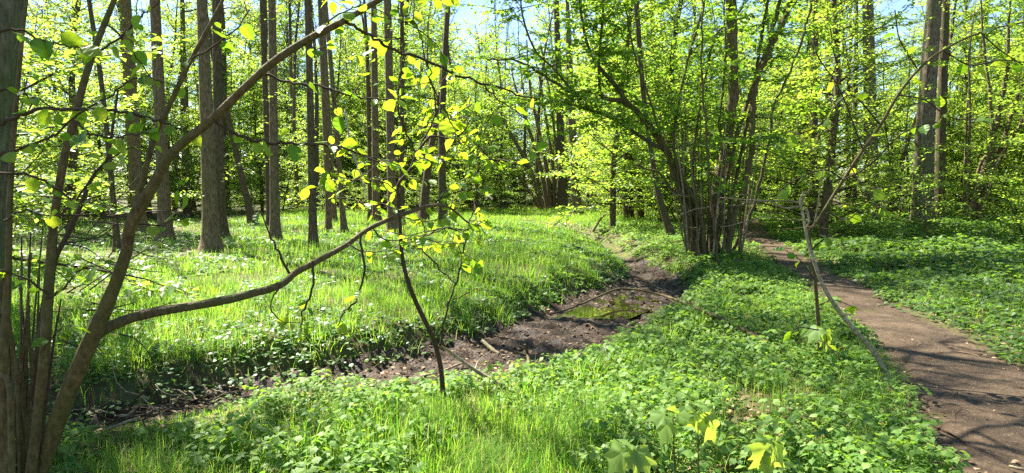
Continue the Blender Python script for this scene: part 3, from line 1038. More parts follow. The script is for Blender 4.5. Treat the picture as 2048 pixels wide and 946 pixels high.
G1 = 'tall alder trunks in the meadow'
TT = [
    ((278, 462), (250, 0), 30, 24, 'brown alder trunk standing just left of the bend in the forked hazel bough', 'alder', None, 8),
    ((332, 482), (310, 0), 30, 21, 'grey brown alder trunk just right of where the hazel bough bends, slightly leaning', 'alder', None, 6),
    ((236, 502), (178, 0), 13, 9, 'thin dark sapling trunk leaning left between the hazel stem and the brown alder', 'dark_bark', [(207, 200)], 3),
    ((424, 505), (404, 0), 37, 22, 'thick straight alder trunk at front of the meadow with a dark twin behind', 'alder', None, 4),
    ((441, 478), (432, 0), 27, 18, 'dark alder trunk pressed close behind the thick straight front alder', 'dark_bark', None, 2),
    ((506, 452), (436, 150), 15, 11, 'thin trunk leaning left, rising from right of the twin alders', 'dark_bark', [(478, 330)], 3),
    ((551, 485), (544, 0), 23, 16, 'upright alder trunk with flaking bark midway between twin alders and the black trunk', 'alder', None, 5),
    ((540, 455), (524, 0), 15, 11, 'slimmer alder half hidden behind the upright flaking alder', 'dark_bark', None, 3),
    ((627, 501), (616, 0), 19, 15, 'straight blackish alder trunk in shade standing nearest the stream side of the meadow', 'dark_bark', None, 3),
    ((658, 462), (639, 0), 13, 8, 'slender trunk, left one of three close slim alders', 'alder', None, 4),
    ((668, 448), (648, 60), 15, 8, 'slender trunk, middle one of three close slim alders', 'alder', None, 2),
    ((688, 466), (654, 40), 13, 9, 'slender leaning trunk, right one of three close slim alders', 'alder', [(672, 250)], 4),
    ((742, 443), (735, 120), 12, 8, 'thin trunk touching the left side of a sprouting alder', 'dark_bark', None, 2),
    ((752, 446), (747, 0), 19, 13, 'alder trunk with leafy side shoots high on its bark, paired with a thin neighbour', 'alder', None, 9),
    ((786, 467), (775, 0), 21, 16, 'upright alder with leafy shoots, right neighbour of the paired sprouting alder', 'alder', None, 12),
    ((804, 452), (804, 0), 12, 9, 'thin black alder trunk behind the dark stream sapling', 'dark_bark', None, 4),
    ((886, 456), (896, 0), 21, 11, 'alder trunk rising behind the yellow leaf spray, splitting into slim upper stems', 'dark_bark', [(884, 250)], 8),
    ((846, 446), (874, 230), 24, 12, 'stout stump-footed trunk leaning right toward the forked alder', 'dark_bark', [(856, 340)], 5),
    ((1155, 430), (1138, 120), 24, 17, 'pale grey straight trunk at the head of the flowery bank', 'oak', [(1144, 260)], 3),
    ((1126, 421), (1112, 0), 24, 13, 'dark trunk among the leaning coppice stems left of the pale grey trunk', 'dark_bark', None, 2),
    ((1344, 473), (1300, 290), 18, 11, 'short dark trunk leaning left below the arching hazel bough', 'dark_bark', [(1318, 390)], 5),
    ((1262, 440), (1258, 150), 15, 10, 'dim upright trunk behind low sunlit hazel leaves, left of the big coppice', 'dark_bark', None, 3),
    ((1745, 450), (1736, 0), 33, 21, 'straight grey trunk with dappled bark left of the thick furrowed tree', 'oak', None, 9),
    ((1843, 466), (1868, 0), 48, 30, 'thick furrowed tree trunk with broad base beside the bramble bed', 'oak', [(1849, 260)], 10),
    ((1877, 458), (1890, 20), 24, 17, 'darker trunk standing tight behind the thick furrowed tree', 'dark_bark', [(1882, 240)], 3),
    ((1626, 448), (1630, 0), 20, 13, 'dim trunk behind the twisted dead sapling, deep in shade', 'dark_bark', None, 3),
    ((1707, 446), (1712, 130), 13, 9, 'slim dark trunk left of the dappled grey trunk', 'dark_bark', None, 2),
    ((1660, 440), (1656, 120), 14, 10, 'slim trunk showing between shaded trunk and slim dark trunk on the right side', 'dark_bark', None, 2),
    ((376, 425), (372, 180), 13, 9, 'short-looking distant trunk in the gap left of the twin alders', 'dark_bark', None, 1),
    ((452, 424), (447, 120), 19, 12, 'distant trunk just right of the twin alders', 'dark_bark', None, 1),
    ((1040, 412), (952, 232), 16, 11, 'far curved tree bowed over to the left above the meadow edge', 'dark_bark', [(1012, 310)], 2),
]
for i, (bp, tp, wb, wt, lab, m_, mid, spr) in enumerate(TT):
    tall_tree(bp, tp, wb, wt, lab, m_, G1 if bp[0] < 1000 else 'trunks on the far and right side', mid=mid, sprays=spr, seed=i,
              crown=(wb > 13), name='alder_tree' if bp[0] < 1000 else 'woodland_tree')

# the mossy trunk at the left edge of the picture
def mossy():
    pts = np.array([P(x_, y_, 4.6) for x_, y_ in [(-34, 640), (-28, 420), (-12, 220), (6, 0), (16, -160)]])
    b = pts[0].copy(); b[2] = zg(b[0], b[1]) - .1
    pts = smooth(np.vstack([b, pts]), 10)
    root = empty('mossy_tree', b, 'big mossy trunk cut by the left edge of the view behind hazel leaves', 'tree')
    rng = exec_rng(77)
    top = wander(rng, pts[-1], pts[-1] - pts[-3], 9, 12, .03, .03)
    tr = MB(); tube(tr, np.vstack([pts, top[1:]]), [.16, .135, .13, .12, .11, .1, .08], 22, .10, rng); tr.build('trunk', M['mossy'], root)
    # unseen limbs added above the view, upright shoots shaped to stripe the path with shade
    wd, lf = MB(), Leafer()
    for line in ([(-3.45, 4.6, 3.9), (-1.2, 6.2, 4.8), (1.2, 7.8, 5.5), (3.0, 9.5, 6.1), (4.6, 11.2, 6.6)], [(-3.4, 4.65, 5.2), (-1.2, 8.0, 6.1), (1.0, 11.0, 6.9), (2.6, 14.0, 7.5)], [(-3.4, 4.5, 6.0), (-.6, 5.4, 6.6), (1.8, 6.4, 7.0), (4.2, 7.6, 7.2)]):
        ln = smooth(np.array(line), 9); ln[2:] += rng.normal(0, .05, (len(ln) - 2, 3))
        lm_ = MB(); tube(lm_, ln, [.06, .03, .02, .015, .008], 8, .1, rng); lm_.build('limb', M['mossy'], root)
        for k in range(52):
            i = int(rng.uniform(.2, .99) * (len(ln) - 1))
            b_ = wander(rng, ln[i], rng.normal(0, .30, 3) + [0, 0, 1], rng.uniform(.8, 2.6), 7, .08, .03)
            tube(wd, b_, [rng.uniform(.012, .03), .006], 4, cap=False)
            twiggy(rng, wd, lf, b_, 0, .3, .5, .08, .12, .3, .004, .5, .05, .3, .65, planar=False)
    for k in range(20):  # leafy limbs added above the view to shade the near hazel
        z_ = rng.uniform(4.6, 8.2)
        a_ = rng.uniform(1.2, 4.4)
        b_ = wander(rng, (-3.4, 4.6, z_), (math.cos(a_), math.sin(a_), .25), rng.uniform(1.2, 3.2), 8, .14, -.02)
        tube(wd, b_, [.03, .006], 5, cap=False)
        twiggy(rng, wd, lf, b_, 0, .13, .6, .09, .09, .15, .004, .4, .03, .3, third=.5)
    fo = MB(); lf.lay(fo, LEAF_FAR)
    wd.build('shoots', M['twig'], root); fo.build('shade_foliage', M['leaf_hazel'], root, smooth=False)
    cw, cf = CROWNS[1]
    for nm, me in (('branches', cw), ('foliage', cf)):
        o = bpy.data.objects.new(nm, me); COL.objects.link(o); o.parent = root; o.location = tuple(top[-1] - b)
mossy()

# thin birch bent over in the meadow's far edge
def birch():
    rng = exec_rng(88)
    b = at(738, 426)
    pts = smooth([b - [0, 0, .1]] + [P(x_, y_, b[1]) for x_, y_ in [(733, 390), (720, 345), (705, 305), (698, 270), (690, 220)]], 6)
    root = empty('birch_sapling', b, 'pale thin crooked sapling at far meadow edge left of a sprouting alder', 'sapling')
    tr = MB(); tube(tr, pts, [.09, .075, .06, .04], 8, .1, rng); tr.build('trunk', M['birch'], root)
    wd, lf = MB(), Leafer()
    for k in (20, 24, 28):
        bb = wander(rng, pts[k], (rng.normal(), rng.normal(), .6), 1.2, 6, .2); tube(wd, bb, [.012, .004], 4); twiggy(rng, wd, lf, bb, 0, .2, .5, .08, .12)
    fo = MB(); lf.lay(fo, LEAF_FAR); wd.build('branches', M['twig'], root); fo.build('foliage', M['leaf_bg'], root, smooth=False)
birch()

# ---- coppiced clumps far off: leaning stems from one stool
def far_coppice(base_px, tops, label, wpx=8, leafy=True, seed=0, name='coppice_tree'):
    rng = exec_rng(900 + seed)
    b = at(*base_px)
    root = empty(name, b, label, 'coppice tree')
    wd, lf = MB(), Leafer()
    for i, ((bx, by), mid, tp, wv) in enumerate(tops):
        Y = b[1] + rng.normal(0, .4)
        p0 = P(bx, by, Y); p0[2] = zg(p0[0], p0[1]) - .1
        pts = smooth([p0, P(*mid, Y), P(*tp, Y)], 8)
        d = pts[-1] - pts[-4]
        ext = wander(rng, pts[-1], d + [0, 0, .3], 3.5, 8, .07, .04)
        full = np.vstack([pts, ext[1:]])
        r = wv * .78 / 2 / F * Y
        s_ = MB(); tube(s_, full, [r * 1.05, r, r * .8, r * .6, r * .25], 9, .12, rng)
        s_.build('stem', M['alder'], root)
        for k in range(10, len(full), 2):
            for rep in range(2):
                bb = wander(rng, full[k], (rng.normal(), rng.normal(), .5), rng.uniform(.8, 1.9), 7, .14, 0)
                tube(wd, bb, [.013, .004], 4, cap=False)
                if leafy:
                    twiggy(rng, wd, lf, bb, 0, .2, .5, .085, .11)
    fo = MB(); lf.lay(fo, LEAF_FAR)
    wd.build('branches', M['twig'], root)
    fo.build('foliage', M['leaf_bg'], root, smooth=False)
    return root


far_coppice((1100, 421), [((1088, 420), (1060, 340), (1012, 250), 12), ((1096, 421), (1080, 330), (1048, 230), 11), ((1102, 421), (1092, 330), (1062, 190), 11),
                          ((1110, 420), (1104, 320), (1085, 190), 10), ((1118, 421), (1116, 330), (1100, 190), 9), ((1086, 420), (1035, 350), (985, 290), 9)],
            'coppice clump of dark stems all leaning left at the head of the flowery bank', seed=1)
far_coppice((1950, 448), [((1935, 446), (1975, 320), (2006, 190), 17), ((1945, 446), (1990, 330), (2020, 240), 14), ((1955, 444), (2000, 320), (2040, 250), 10),
                          ((1932, 446), (1938, 330), (1940, 190), 8), ((1926, 446), (1930, 330), (1934, 220), 6), ((1965, 444), (1985, 300), (1978, 170), 12), ((1940, 440), (1960, 330), (1995, 300), 9)],
            'brown multi-stemmed hazel right of the thick furrowed tree, crooked stems spreading right', seed=2, name='hazel_shrub')
far_coppice((1790, 440), [((1786, 442), (1792, 405), (1798, 372), 20), ((1776, 430), (1780, 330), (1770, 250), 5), ((1800, 440), (1815, 360), (1812, 260), 6)],
            'stubby mossy stump with thin shoots left of the thick furrowed tree', seed=3, name='tree_stump')

# ---- understorey trees: prototypes, then copies through the wood
PROT = [make_understorey(201, 9.0, 2.8, 70, leaf=.10), make_understorey(202, 7.0, 2.7, 60, leaf=.075, low=.03), make_understorey(203, 11.5, 3.2, 80, leaf=.105, low=.06),
        make_understorey(204, 5.0, 2.4, 51, leaf=.10, nstem=3, low=.03, name='hazel_shrub'), make_understorey(205, 6.5, 2.6, 65, leaf=.105, nstem=5, low=.05, name='hazel_shrub'),
        make_understorey(206, 3.2, 1.6, 36, leaf=.09, nstem=2, low=.02, name='leafy_sapling'), make_understorey(207, 9.5, 3.0, 70, leaf=.125, lsp=.11, low=.10)]
KIND = ['hornbeam tree', 'hornbeam tree', 'beech tree', 'hazel shrub', 'hazel shrub', 'sapling', 'beech tree']
HT = [9.0, 7.0, 11.5, 5.0, 6.5, 3.2, 9.5]
used = [False] * len(PROT)


def put(k, x, y, rot, sc, label, group):
    z = float(zg(x, y)) - .02
    if not used[k]:
        used[k] = True
        r = PROT[k]; r.location = (float(x), float(y), z); r.rotation_euler = (0, 0, rot); r.scale = (sc,) * 3
    else:
        r = dup(PROT[k], (x, y, z), rot, sc)
    r['label'] = label; r['group'] = group; r['category'] = KIND[k]
    return r


rng = exec_rng(31)
placed = []
WORDS = {0: 'hornbeam with layered yellow green sprays', 1: 'low spreading hornbeam leafy to the ground', 2: 'tall beech with airy foliage',
         3: 'three-stemmed leafy hazel bush', 4: 'many-stemmed hazel thicket', 5: 'small leafy two-stemmed sapling', 6: 'slim beech with bare foot and bright sprays'}


def zone_of(px):
    return ('behind the twin alders' if px < 560 else 'beyond the open meadow' if px < 1060 else 'behind the big coppice' if px < 1560 else 'beyond the brambles and path')


def try_place(k, d, px, sc, mind):
    x = (px - 1024) / F * d
    if p_in(np.array([x]), np.array([d]))[0] < 1.0:
        return False
    for (a_, b_) in placed:
        if (a_ - x) ** 2 + (b_ - d) ** 2 < mind ** 2:
            return False
    placed.append((x, d))
    zn = zone_of(px)
    put(k, x, d, rng.random() * 6.283, sc, WORDS[k] + ' in the wood ' + zn, 'leafy understorey ' + zn)
    return True


# leafy trees added just outside the left of the view to shade the near hazel
for k, x_, y_, sc, lab in [(6, -6.6, 7.4, 1.0, 'slim beech added to shade the near hazel at the left edge'), (4, -9.6, 11.4, 1.0, 'many-stemmed hazel thicket behind the mossy trunk')]:
    placed.append((x_, y_)); put(k, x_, y_, 1.0 + k, sc, lab, 'leafy trees by the mossy trunk')
# left wood
n = 0
for t in range(4000):
    if n >= 56: break
    d = 19 + 38 * rng.random() ** 1.1; px = rng.uniform(-420, 470)
    k = rng.choice([0, 2, 6, 1, 3, 4, 2, 2, 5, 5])
    if d < 28 and px > 150: continue
    n += try_place(k, d, px, rng.uniform(.9, 1.35), 1.25)
# middle: only beyond the meadow, kept lower so that the sky shows
n = 0
for t in range(4000):
    if n >= 54: break
    d = 36 + 38 * rng.random() ** .8; px = rng.uniform(440, 1200)
    if d < 47 and 960 < px < 1200: continue
    if px < 620 and rng.random() < .4: continue
    k = rng.choice([1, 3, 4, 5, 0, 6, 2, 2, 6])
    hmax = (1.6 + (380 - rng.uniform(-40, 240)) / F * d)
    n += try_place(k, d, px, min(1.9, hmax / HT[k]), 1.3)
n = 0
for t in range(4000):
    if n >= 22: break
    d = 33 + 14 * rng.random(); px = rng.uniform(430, 1260)
    n += try_place(5, d, px, rng.uniform(.5, .95), 1.2)
n = 0
for t in range(4000):
    if n >= 30: break
    d = 56 + 34 * rng.random(); px = rng.uniform(380, 1330)
    k = rng.choice([2, 6])
    n += try_place(k, d, px, (1.6 + (380 - rng.uniform(-120, 130)) / F * d) / HT[k], 2.2)
# behind and right of the coppice
n = 0
for t in range(4000):
    if n >= 46: break
    d = 23 + 34 * rng.random(); px = rng.uniform(1180, 1600)
    if d < 47 and px < 1215: continue
    n += try_place(rng.choice([0, 2, 6, 1, 3, 2]), d, px, rng.uniform(.95, 1.35), 1.4)
n = 0
for t in range(4000):
    if n >= 88: break
    d = 14 + 36 * rng.random() ** 1.1; px = rng.uniform(1560, 2500)
    x = (px - 1024) / F * d
    k = rng.choice([0, 2, 6, 1, 3, 4, 2, 5])
    if d < 27 and 1690 < px < 2080 and k != 5: continue
    n += try_place(k, d, px, rng.uniform(.85, 1.2) * (.85 if d < 18 else 1.12), 1.35)

# ---- slender tall trees through the far wood, mostly bare against the sky
def make_pole(seed, H, wid, nl, leafy):
    rng = exec_rng(seed)
    tr = MB()
    st = smooth(wander(rng, (0, 0, -.2), (rng.normal(0, .03), rng.normal(0, .03), 1), H * .5, 7, .018, .01), 4)
    tube(tr, st, [.19, .15, .135, .12, .10], 9, .12, rng)
    root = empty('slender_tree', (0, 0, 0))
    tr.build('trunk', M['alder' if seed % 2 else 'dark_bark'], root)
    cw, cf = make_crown(seed + 50, H * .55, wid, nl, leafy, .17)
    for nm, me in (('branches', cw), ('foliage', cf)):
        o = bpy.data.objects.new(nm, me); COL.objects.link(o); o.parent = root; o.location = tuple(st[-1])
    return root


POLES = [make_pole(301, 19, 3.2, 20, .7), make_pole(302, 17, 2.8, 18, .85), make_pole(303, 21, 3.5, 20, .5), make_pole(304, 16, 3.0, 20, .95)]
upole = [False] * 4
n = 0
for t in range(4000):
    if n >= 150: break
    d = 30 + 52 * rng.random(); px = rng.uniform(-500, 2500)
    if d < 38 and 420 < px < 1250: continue
    x = (px - 1024) / F * d
    if any((a_ - x) ** 2 + (b_ - d) ** 2 < 1.2 for a_, b_ in placed): continue
    if p_in(np.array([x]), np.array([d]))[0] < .8: continue
    placed.append((x, d)); n += 1
    k = n % 4
    z = float(zg(x, d))
    sc = rng.uniform(.8, 1.15)
    zn = zone_of(px)
    if not upole[k]:
        upole[k] = True; r = POLES[k]; r.location = (x, d, z); r.rotation_euler = (0, 0, rng.random() * 6); r.scale = (sc,) * 3
    else:
        r = dup(POLES[k], (x, d, z), rng.random() * 6, sc)
    r['category'] = 'tree'
    r['label'] = ['thin straight far tree with bare upper twigs', 'far slender tree with a thin veil of leaves', 'tall far tree with mostly bare crown', 'far slim tree with half-open leaves'][k] + ' ' + zn
    r['group'] = 'slender far trees ' + zn

# ---- the far wood that reads as one mass
fw = MB()
rng = exec_rng(41)
nc = 3600
a = R(62) * (2 * rng.random(nc) - 1); d = 60 + 52 * rng.random(nc)
cx, cy = d * np.tan(a).clip(-1.9, 1.9), d
pxs = 1024 + F * cx / cy
hm_ = 4 + 10 * fbm(pxs / 90, d * .02, 51) + np.where((pxs > 430) & (pxs < 1250), -1.5, 3.5)
cz = zg(cx, cy) + .2 + hm_ * rng.random(nc) ** .8
k = 26
pos = np.repeat(np.column_stack([cx, cy, cz]), k, 0) + rng.normal(0, 1, (nc * k, 3)) * [.85, .85, .30]
pos[:, 2] = np.maximum(pos[:, 2], zg(pos[:, 0], pos[:, 1]) + .05)
nn = len(pos)
a = rng.random(nn) * 6.283
leaves(fw, LEAF_FAR, pos, np.column_stack([np.cos(a), np.sin(a), rng.normal(-.1, .3, nn)]), np.column_stack([rng.normal(0, .5, nn), rng.normal(0, .5, nn), np.ones(nn)]), .14 + .14 * rng.random(nn))
tag(fw.build('distant_woodland', M['leaf_bg'], smooth=False), kind='stuff')


# ================================================================== THE NEAR SHRUBS, BRANCHES AND SMALL PLANTS
def pxline(pts, d0, d1=None, n=5):
    d1 = d0 if d1 is None else d1
    k = len(pts)
    return smooth(np.array([P(a[0], a[1], d0 + (d1 - d0) * i / max(1, k - 1)) for i, a in enumerate(pts)]), n)


SUNWARD = np.array([math.sin(R(SUN_AZ)), math.cos(R(SUN_AZ)), 0])


class NearLeafer(Leafer):
    """big hazel leaves hanging from a twig, upper side turned to the light"""
    def hang(self, rng, pts, spacing, size, start=.1, face=.55, droop=.45):
        seg = np.linalg.norm(np.diff(pts, axis=0), axis=1)
        s = np.concatenate([[0], np.cumsum(seg)])
        q = np.arange(s[-1] * start + spacing * .3, s[-1] + .01, spacing)
        q = np.append(q, s[-1])
        q = np.clip(q + rng.normal(0, spacing * .25, len(q)), 0, s[-1])
        n = len(q)
        P_ = np.stack([np.interp(q, s, pts[:, k]) for k in range(3)], -1)
        t = norm(np.stack([np.interp(q + .03, s, pts[:, k]) - np.interp(q - .03, s, pts[:, k]) for k in range(3)], -1))
        side = np.where(rng.random(n) < .5, 1.0, -1.0)[:, None]
        lat = norm(np.cross(t, [0, 0, 1.0]) + 1e-4)
        D = t * rng.uniform(-.1, .7, (n, 1)) + side * lat * rng.uniform(.3, 1, (n, 1)) + rng.normal(0, .3, (n, 3)); D[:, 2] -= droop * rng.random(n) * 1.6
        N = np.column_stack([rng.normal(0, .45, n), rng.normal(0, .45, n), np.ones(n) * .9]) + face * SUNWARD
        self.p.append(P_ + norm(D) * .015); self.d.append(D); self.n.append(N); self.s.append(size * rng.uniform(.38, 1.22, n))


def near_branch(rng, parent, name, pts, rad, bark, sub=None, label=None, n=8):
    m_ = MB(); tube(m_, pts, rad, n, .10, rng)
    o = m_.build(name, M[bark], sub or parent)
    if label: o['label'] = label
    return o


# ---- the hazel at the left: forked bough across the view, upright stems, suckers, big leaves
rng = exec_rng(61)
hz0 = P(40, 1062, 3.2); hz0[2] = zg(hz0[0], hz0[1])
HZ = empty('hazel_shrub', hz0, 'near hazel with forked stem and a long bough sweeping across the meadow view', 'hazel shrub')


def rpx(w, d):
    return [a / F * d for a in w]


S1 = pxline([(30, 1075), (78, 946), (130, 800), (185, 672), (222, 590), (252, 505), (262, 448), (300, 382), (345, 305), (425, 238), (525, 142), (600, 88), (690, 40), (770, -8), (860, -60)], 3.2, 2.9)
st1 = near_branch(rng, HZ, 'stem', S1, rpx([17.5, 16.5, 15.5, 15, 11, 10, 11.5, 8.6, 7.8, 7.4, 7, 6, 5, 4.5], 3.2), 'hazel_bark', label='thick forked stem bending right over the view', n=12)
stems_spec = [([(35, 1070), (60, 960), (85, 748), (96, 598), (107, 450), (132, 300), (150, 240), (165, 175), (185, 110), (210, 45), (232, -10), (250, -80)], [11, 10.5, 10, 9, 8, 8, 7.5, 7, 6, 5, 5], 3.1),
              ([(30, 1070), (48, 946), (65, 773), (78, 683), (88, 600), (92, 520)], [7, 6, 5, 4, 2], 3.3),
              ([(5, 1070), (8, 946), (2, 830), (8, 700), (16, 560), (20, 400), (30, 240), (46, 60), (60, -60)], [12, 11, 9, 8, 6, 5, 4, 3], 3.0),
              ([(40, 1070), (24, 946), (22, 850), (17, 768), (0, 750), (-20, 735)], [7, 6, 6, 5, 4, 3], 2.8),
              ([(70, 1075), (90, 760), (105, 545), (135, 470), (158, 420), (183, 358), (213, 322), (226, 250), (236, 180)], [6, 5.5, 5, 5, 4, 3.5, 3, 2], 3.6)]
upr = []
for pts, wv, d in stems_spec:
    ln = pxline(pts, d, d + .1)
    upr.append((near_branch(rng, HZ, 'stem', ln, rpx(wv, d), 'hazel_bark' if d != 3.6 else 'twig', n=10), ln))
for i in range(46):
    x0 = rng.uniform(-60, 85); x1 = x0 + rng.normal(-4, 26)
    ln = pxline([(x0, 1075), (x0 + rng.normal(0, 5), 900), ((x0 + x1) / 2 + rng.normal(0, 8), 720), (x1, rng.uniform(450, 640))], rng.uniform(3.1, 4.0))
    near_branch(rng, HZ, 'sucker', ln, rpx([4.5, 3.5, 1.5], 3.4), 'twig' if i % 3 else 'hazel_bark', n=5)
# the boughs and twigs: (points, widths, d0, d1, leaf start, leaf spacing, face)
BR = [
    ([(188, 672), (215, 655), (262, 636), (322, 622), (430, 604), (500, 588), (560, 570), (592, 545), (642, 518), (692, 490), (742, 455), (800, 431), (862, 411), (900, 416), (936, 445), (962, 452)], [10, 9.5, 9, 8.5, 8, 7, 6.5, 6, 5, 4.5, 4, 3, 2, 1.5], 3.2, 4.1, .80, .10, True),
    ([(255, 480), (281, 380), (310, 270), (330, 230), (360, 165), (382, 120), (420, 50), (448, -5), (470, -60)], [6.5, 6, 5.5, 5, 4.5, 4, 3, 3], 3.15, 3.0, .55, .16, False),
]
TWG = [
    ([(522, 145), (557, 160), (612, 168), (662, 178), (702, 192), (750, 198), (800, 196)], [3, 2.5, 2, 1.2], 3.0, 3.2, .15, .11),
    ([(692, 42), (730, 65), (780, 95), (850, 120), (900, 145), (960, 165), (1010, 178), (1040, 190), (1080, 196)], [3.2, 3, 2.5, 1.5], 2.9, 3.3, .10, .12),
    ([(424, 240), (470, 265), (512, 280), (562, 287), (612, 290), (657, 290), (702, 300), (742, 316), (800, 330)], [3.2, 2.8, 2.5, 1.3], 3.05, 3.3, .12, .085),
    ([(-10, 252), (30, 235), (75, 220), (125, 218), (200, 220), (250, 225), (300, 236), (345, 252), (380, 268)], [4, 3.5, 3, 1.5], 3.0, 3.1, .10, .12),
    ([(-20, 318), (60, 290), (110, 268), (160, 228), (215, 195), (262, 160), (300, 148)], [3, 2.5, 2, 1], 2.9, 3.0, .1, .11),
    ([(-10, 345), (60, 350), (105, 372), (140, 398), (170, 410)], [3, 2.5, 1.5], 3.0, 3.2, .3, .12),
    ([(106, 450), (150, 400), (205, 330), (250, 300), (300, 290)], [2.5, 2, 1], 3.1, 3.3, .2, .11),
    ([(-10, 60), (40, 62), (90, 84), (140, 92), (178, 100)], [3, 2, 1], 2.6, 2.8, .1, .085),
    ([(-10, 175), (40, 185), (90, 205), (110, 225)], [3, 2, 1], 2.6, 2.8, .05, .08),
    ([(150, 240), (180, 265), (220, 274), (262, 270), (300, 262)], [2.5, 2, 1], 2.9, 2.9, .1, .085),
    ([(185, 110), (230, 80), (275, 40), (310, 10), (330, -30)], [2.5, 2, 1], 3.0, 2.9, .15, .09),
    ([(382, 120), (420, 98), (468, 60), (500, 20)], [2.2, 1.6, 1], 3.0, 2.9, .3, .12),
    ([(345, 305), (372, 330), (372, 362), (364, 385)], [2, 1.5, 1], 3.0, 3.0, .5, .12),
    ([(262, 448), (320, 450), (350, 440), (372, 438)], [2, 1.5, 1], 3.2, 3.3, .3, .09),
    ([(95, 598), (130, 575), (160, 540), (200, 530)], [3, 2, 1], 3.1, 3.0, .3, .12),
    ([(97, 590), (60, 560), (20, 545), (-10, 540)], [2.5, 2, 1], 3.1, 3.0, .1, .13),
    ([(85, 700), (112, 668), (140, 650)], [2, 1.5, 1], 3.1, 3.0, .3, .10),
    ([(8, 440), (50, 420), (95, 430), (130, 420)], [2.5, 2, 1], 2.9, 2.9, .1, .10),
    ([(210, 45), (255, 90), (300, 150), (330, 165)], [2, 1.5, 1], 3.0, 3.1, .4, .14),
    ([(600, 88), (632, 96), (650, 92)], [1.6, 1], 2.95, 2.95, .3, .07),
    ([(640, 62), (662, 40), (700, 18), (730, 8)], [2, 1.5, 1], 2.9, 2.85, .2, .10),
    ([(660, 178), (668, 205), (676, 228)], [1.3, .9], 3.1, 3.1, .5, .06),
    ([(700, 192), (722, 168), (740, 130), (748, 100)], [1.5, 1], 3.1, 3.1, .3, .12),
    ([(740, 316), (775, 320), (820, 322), (860, 318)], [1.5, 1], 3.3, 3.4, .1, .08),
    ([(657, 290), (664, 330), (660, 350)], [1.2, .9], 3.2, 3.2, .5, .08),
    ([(850, 120), (872, 190), (905, 250), (915, 300)], [1.6, 1], 3.1, 3.2, .6, .12),
    ([(960, 165), (1000, 200), (1040, 228), (1060, 250)], [1.6, 1], 3.2, 3.3, .5, .10),
    ([(578, 545), (556, 502), (540, 470), (520, 420)], [3, 2, 1.2], 3.5, 3.5, .9, .2),
    ([(628, 526), (622, 590), (606, 625), (600, 668)], [2.8, 2.2, 1.2], 3.55, 3.5, .5, .055),
    ([(720, 470), (729, 540), (713, 600), (690, 622), (676, 650)], [2.8, 2.2, 1.2], 3.7, 3.6, .35, .06),
    ([(560, 570), (540, 610), (560, 640), (610, 650)], [1.8, 1.2, .8], 3.4, 3.4, .5, .08),
    ([(742, 455), (770, 480), (800, 478), (840, 470)], [1.8, 1.2, .8], 3.8, 3.9, .1, .055),
    ([(800, 431), (830, 440), (870, 440), (905, 425)], [1.6, 1.2, .8], 3.9, 4.0, .1, .05),
    ([(862, 411), (890, 395), (930, 380), (980, 375)], [1.6, 1.2, .8], 4.0, 4.1, .1, .055),
    ([(870, 412), (905, 372), (950, 350)], [1.4, .8], 4.0, 4.1, .2, .06),
    ([(692, 490), (740, 505), (790, 500)], [1.5, .8], 3.7, 3.8, .3, .08),
]
nl = NearLeafer(); nl_dark = NearLeafer()
for pts, wv, d0, d1, ls, sp, lv in BR:
    ln = pxline(pts, d0, d1)
    o = near_branch(rng, HZ, 'bough', ln, rpx(wv, (d0 + d1) / 2), 'hazel_bark', sub=st1, n=10)
    nl.hang(rng, ln, sp, .075, ls)
for pts, wv, d0, d1, ls, sp in TWG:
    ln = pxline(pts, d0, d1)
    ln = ln + rng.normal(0, .004, ln.shape)
    near_branch(rng, HZ, 'twig', ln, rpx(wv, (d0 + d1) / 2), 'twig', sub=st1, n=5)
    nl.hang(rng, ln, sp * (.50 if pts[0][0] < 300 else .72), .066 if d0 > 3.4 else .074, ls)
for k in range(22):                                    # fine bare twigs around the lower stems
    x0, y0 = rng.uniform(80, 240), rng.uniform(430, 720)
    a_ = rng.uniform(-.9, .5)
    L = rng.uniform(60, 190)
    ln = pxline([(x0, y0), (x0 + L * .5 * math.cos(a_), y0 + L * .5 * math.sin(a_) + rng.normal(0, 8)), (x0 + L * math.cos(a_), y0 + L * math.sin(a_) + rng.normal(0, 14))], rng.uniform(3.2, 4.2))
    near_branch(rng, HZ, 'twig', ln, rpx([1.6, 1.2, .7], 3.5), 'twig', sub=st1, n=4)
fo = MB(); nl.lay(fo, LEAF_HAZELS); fo.build('foliage', M['leaf_near'], HZ, smooth=False)


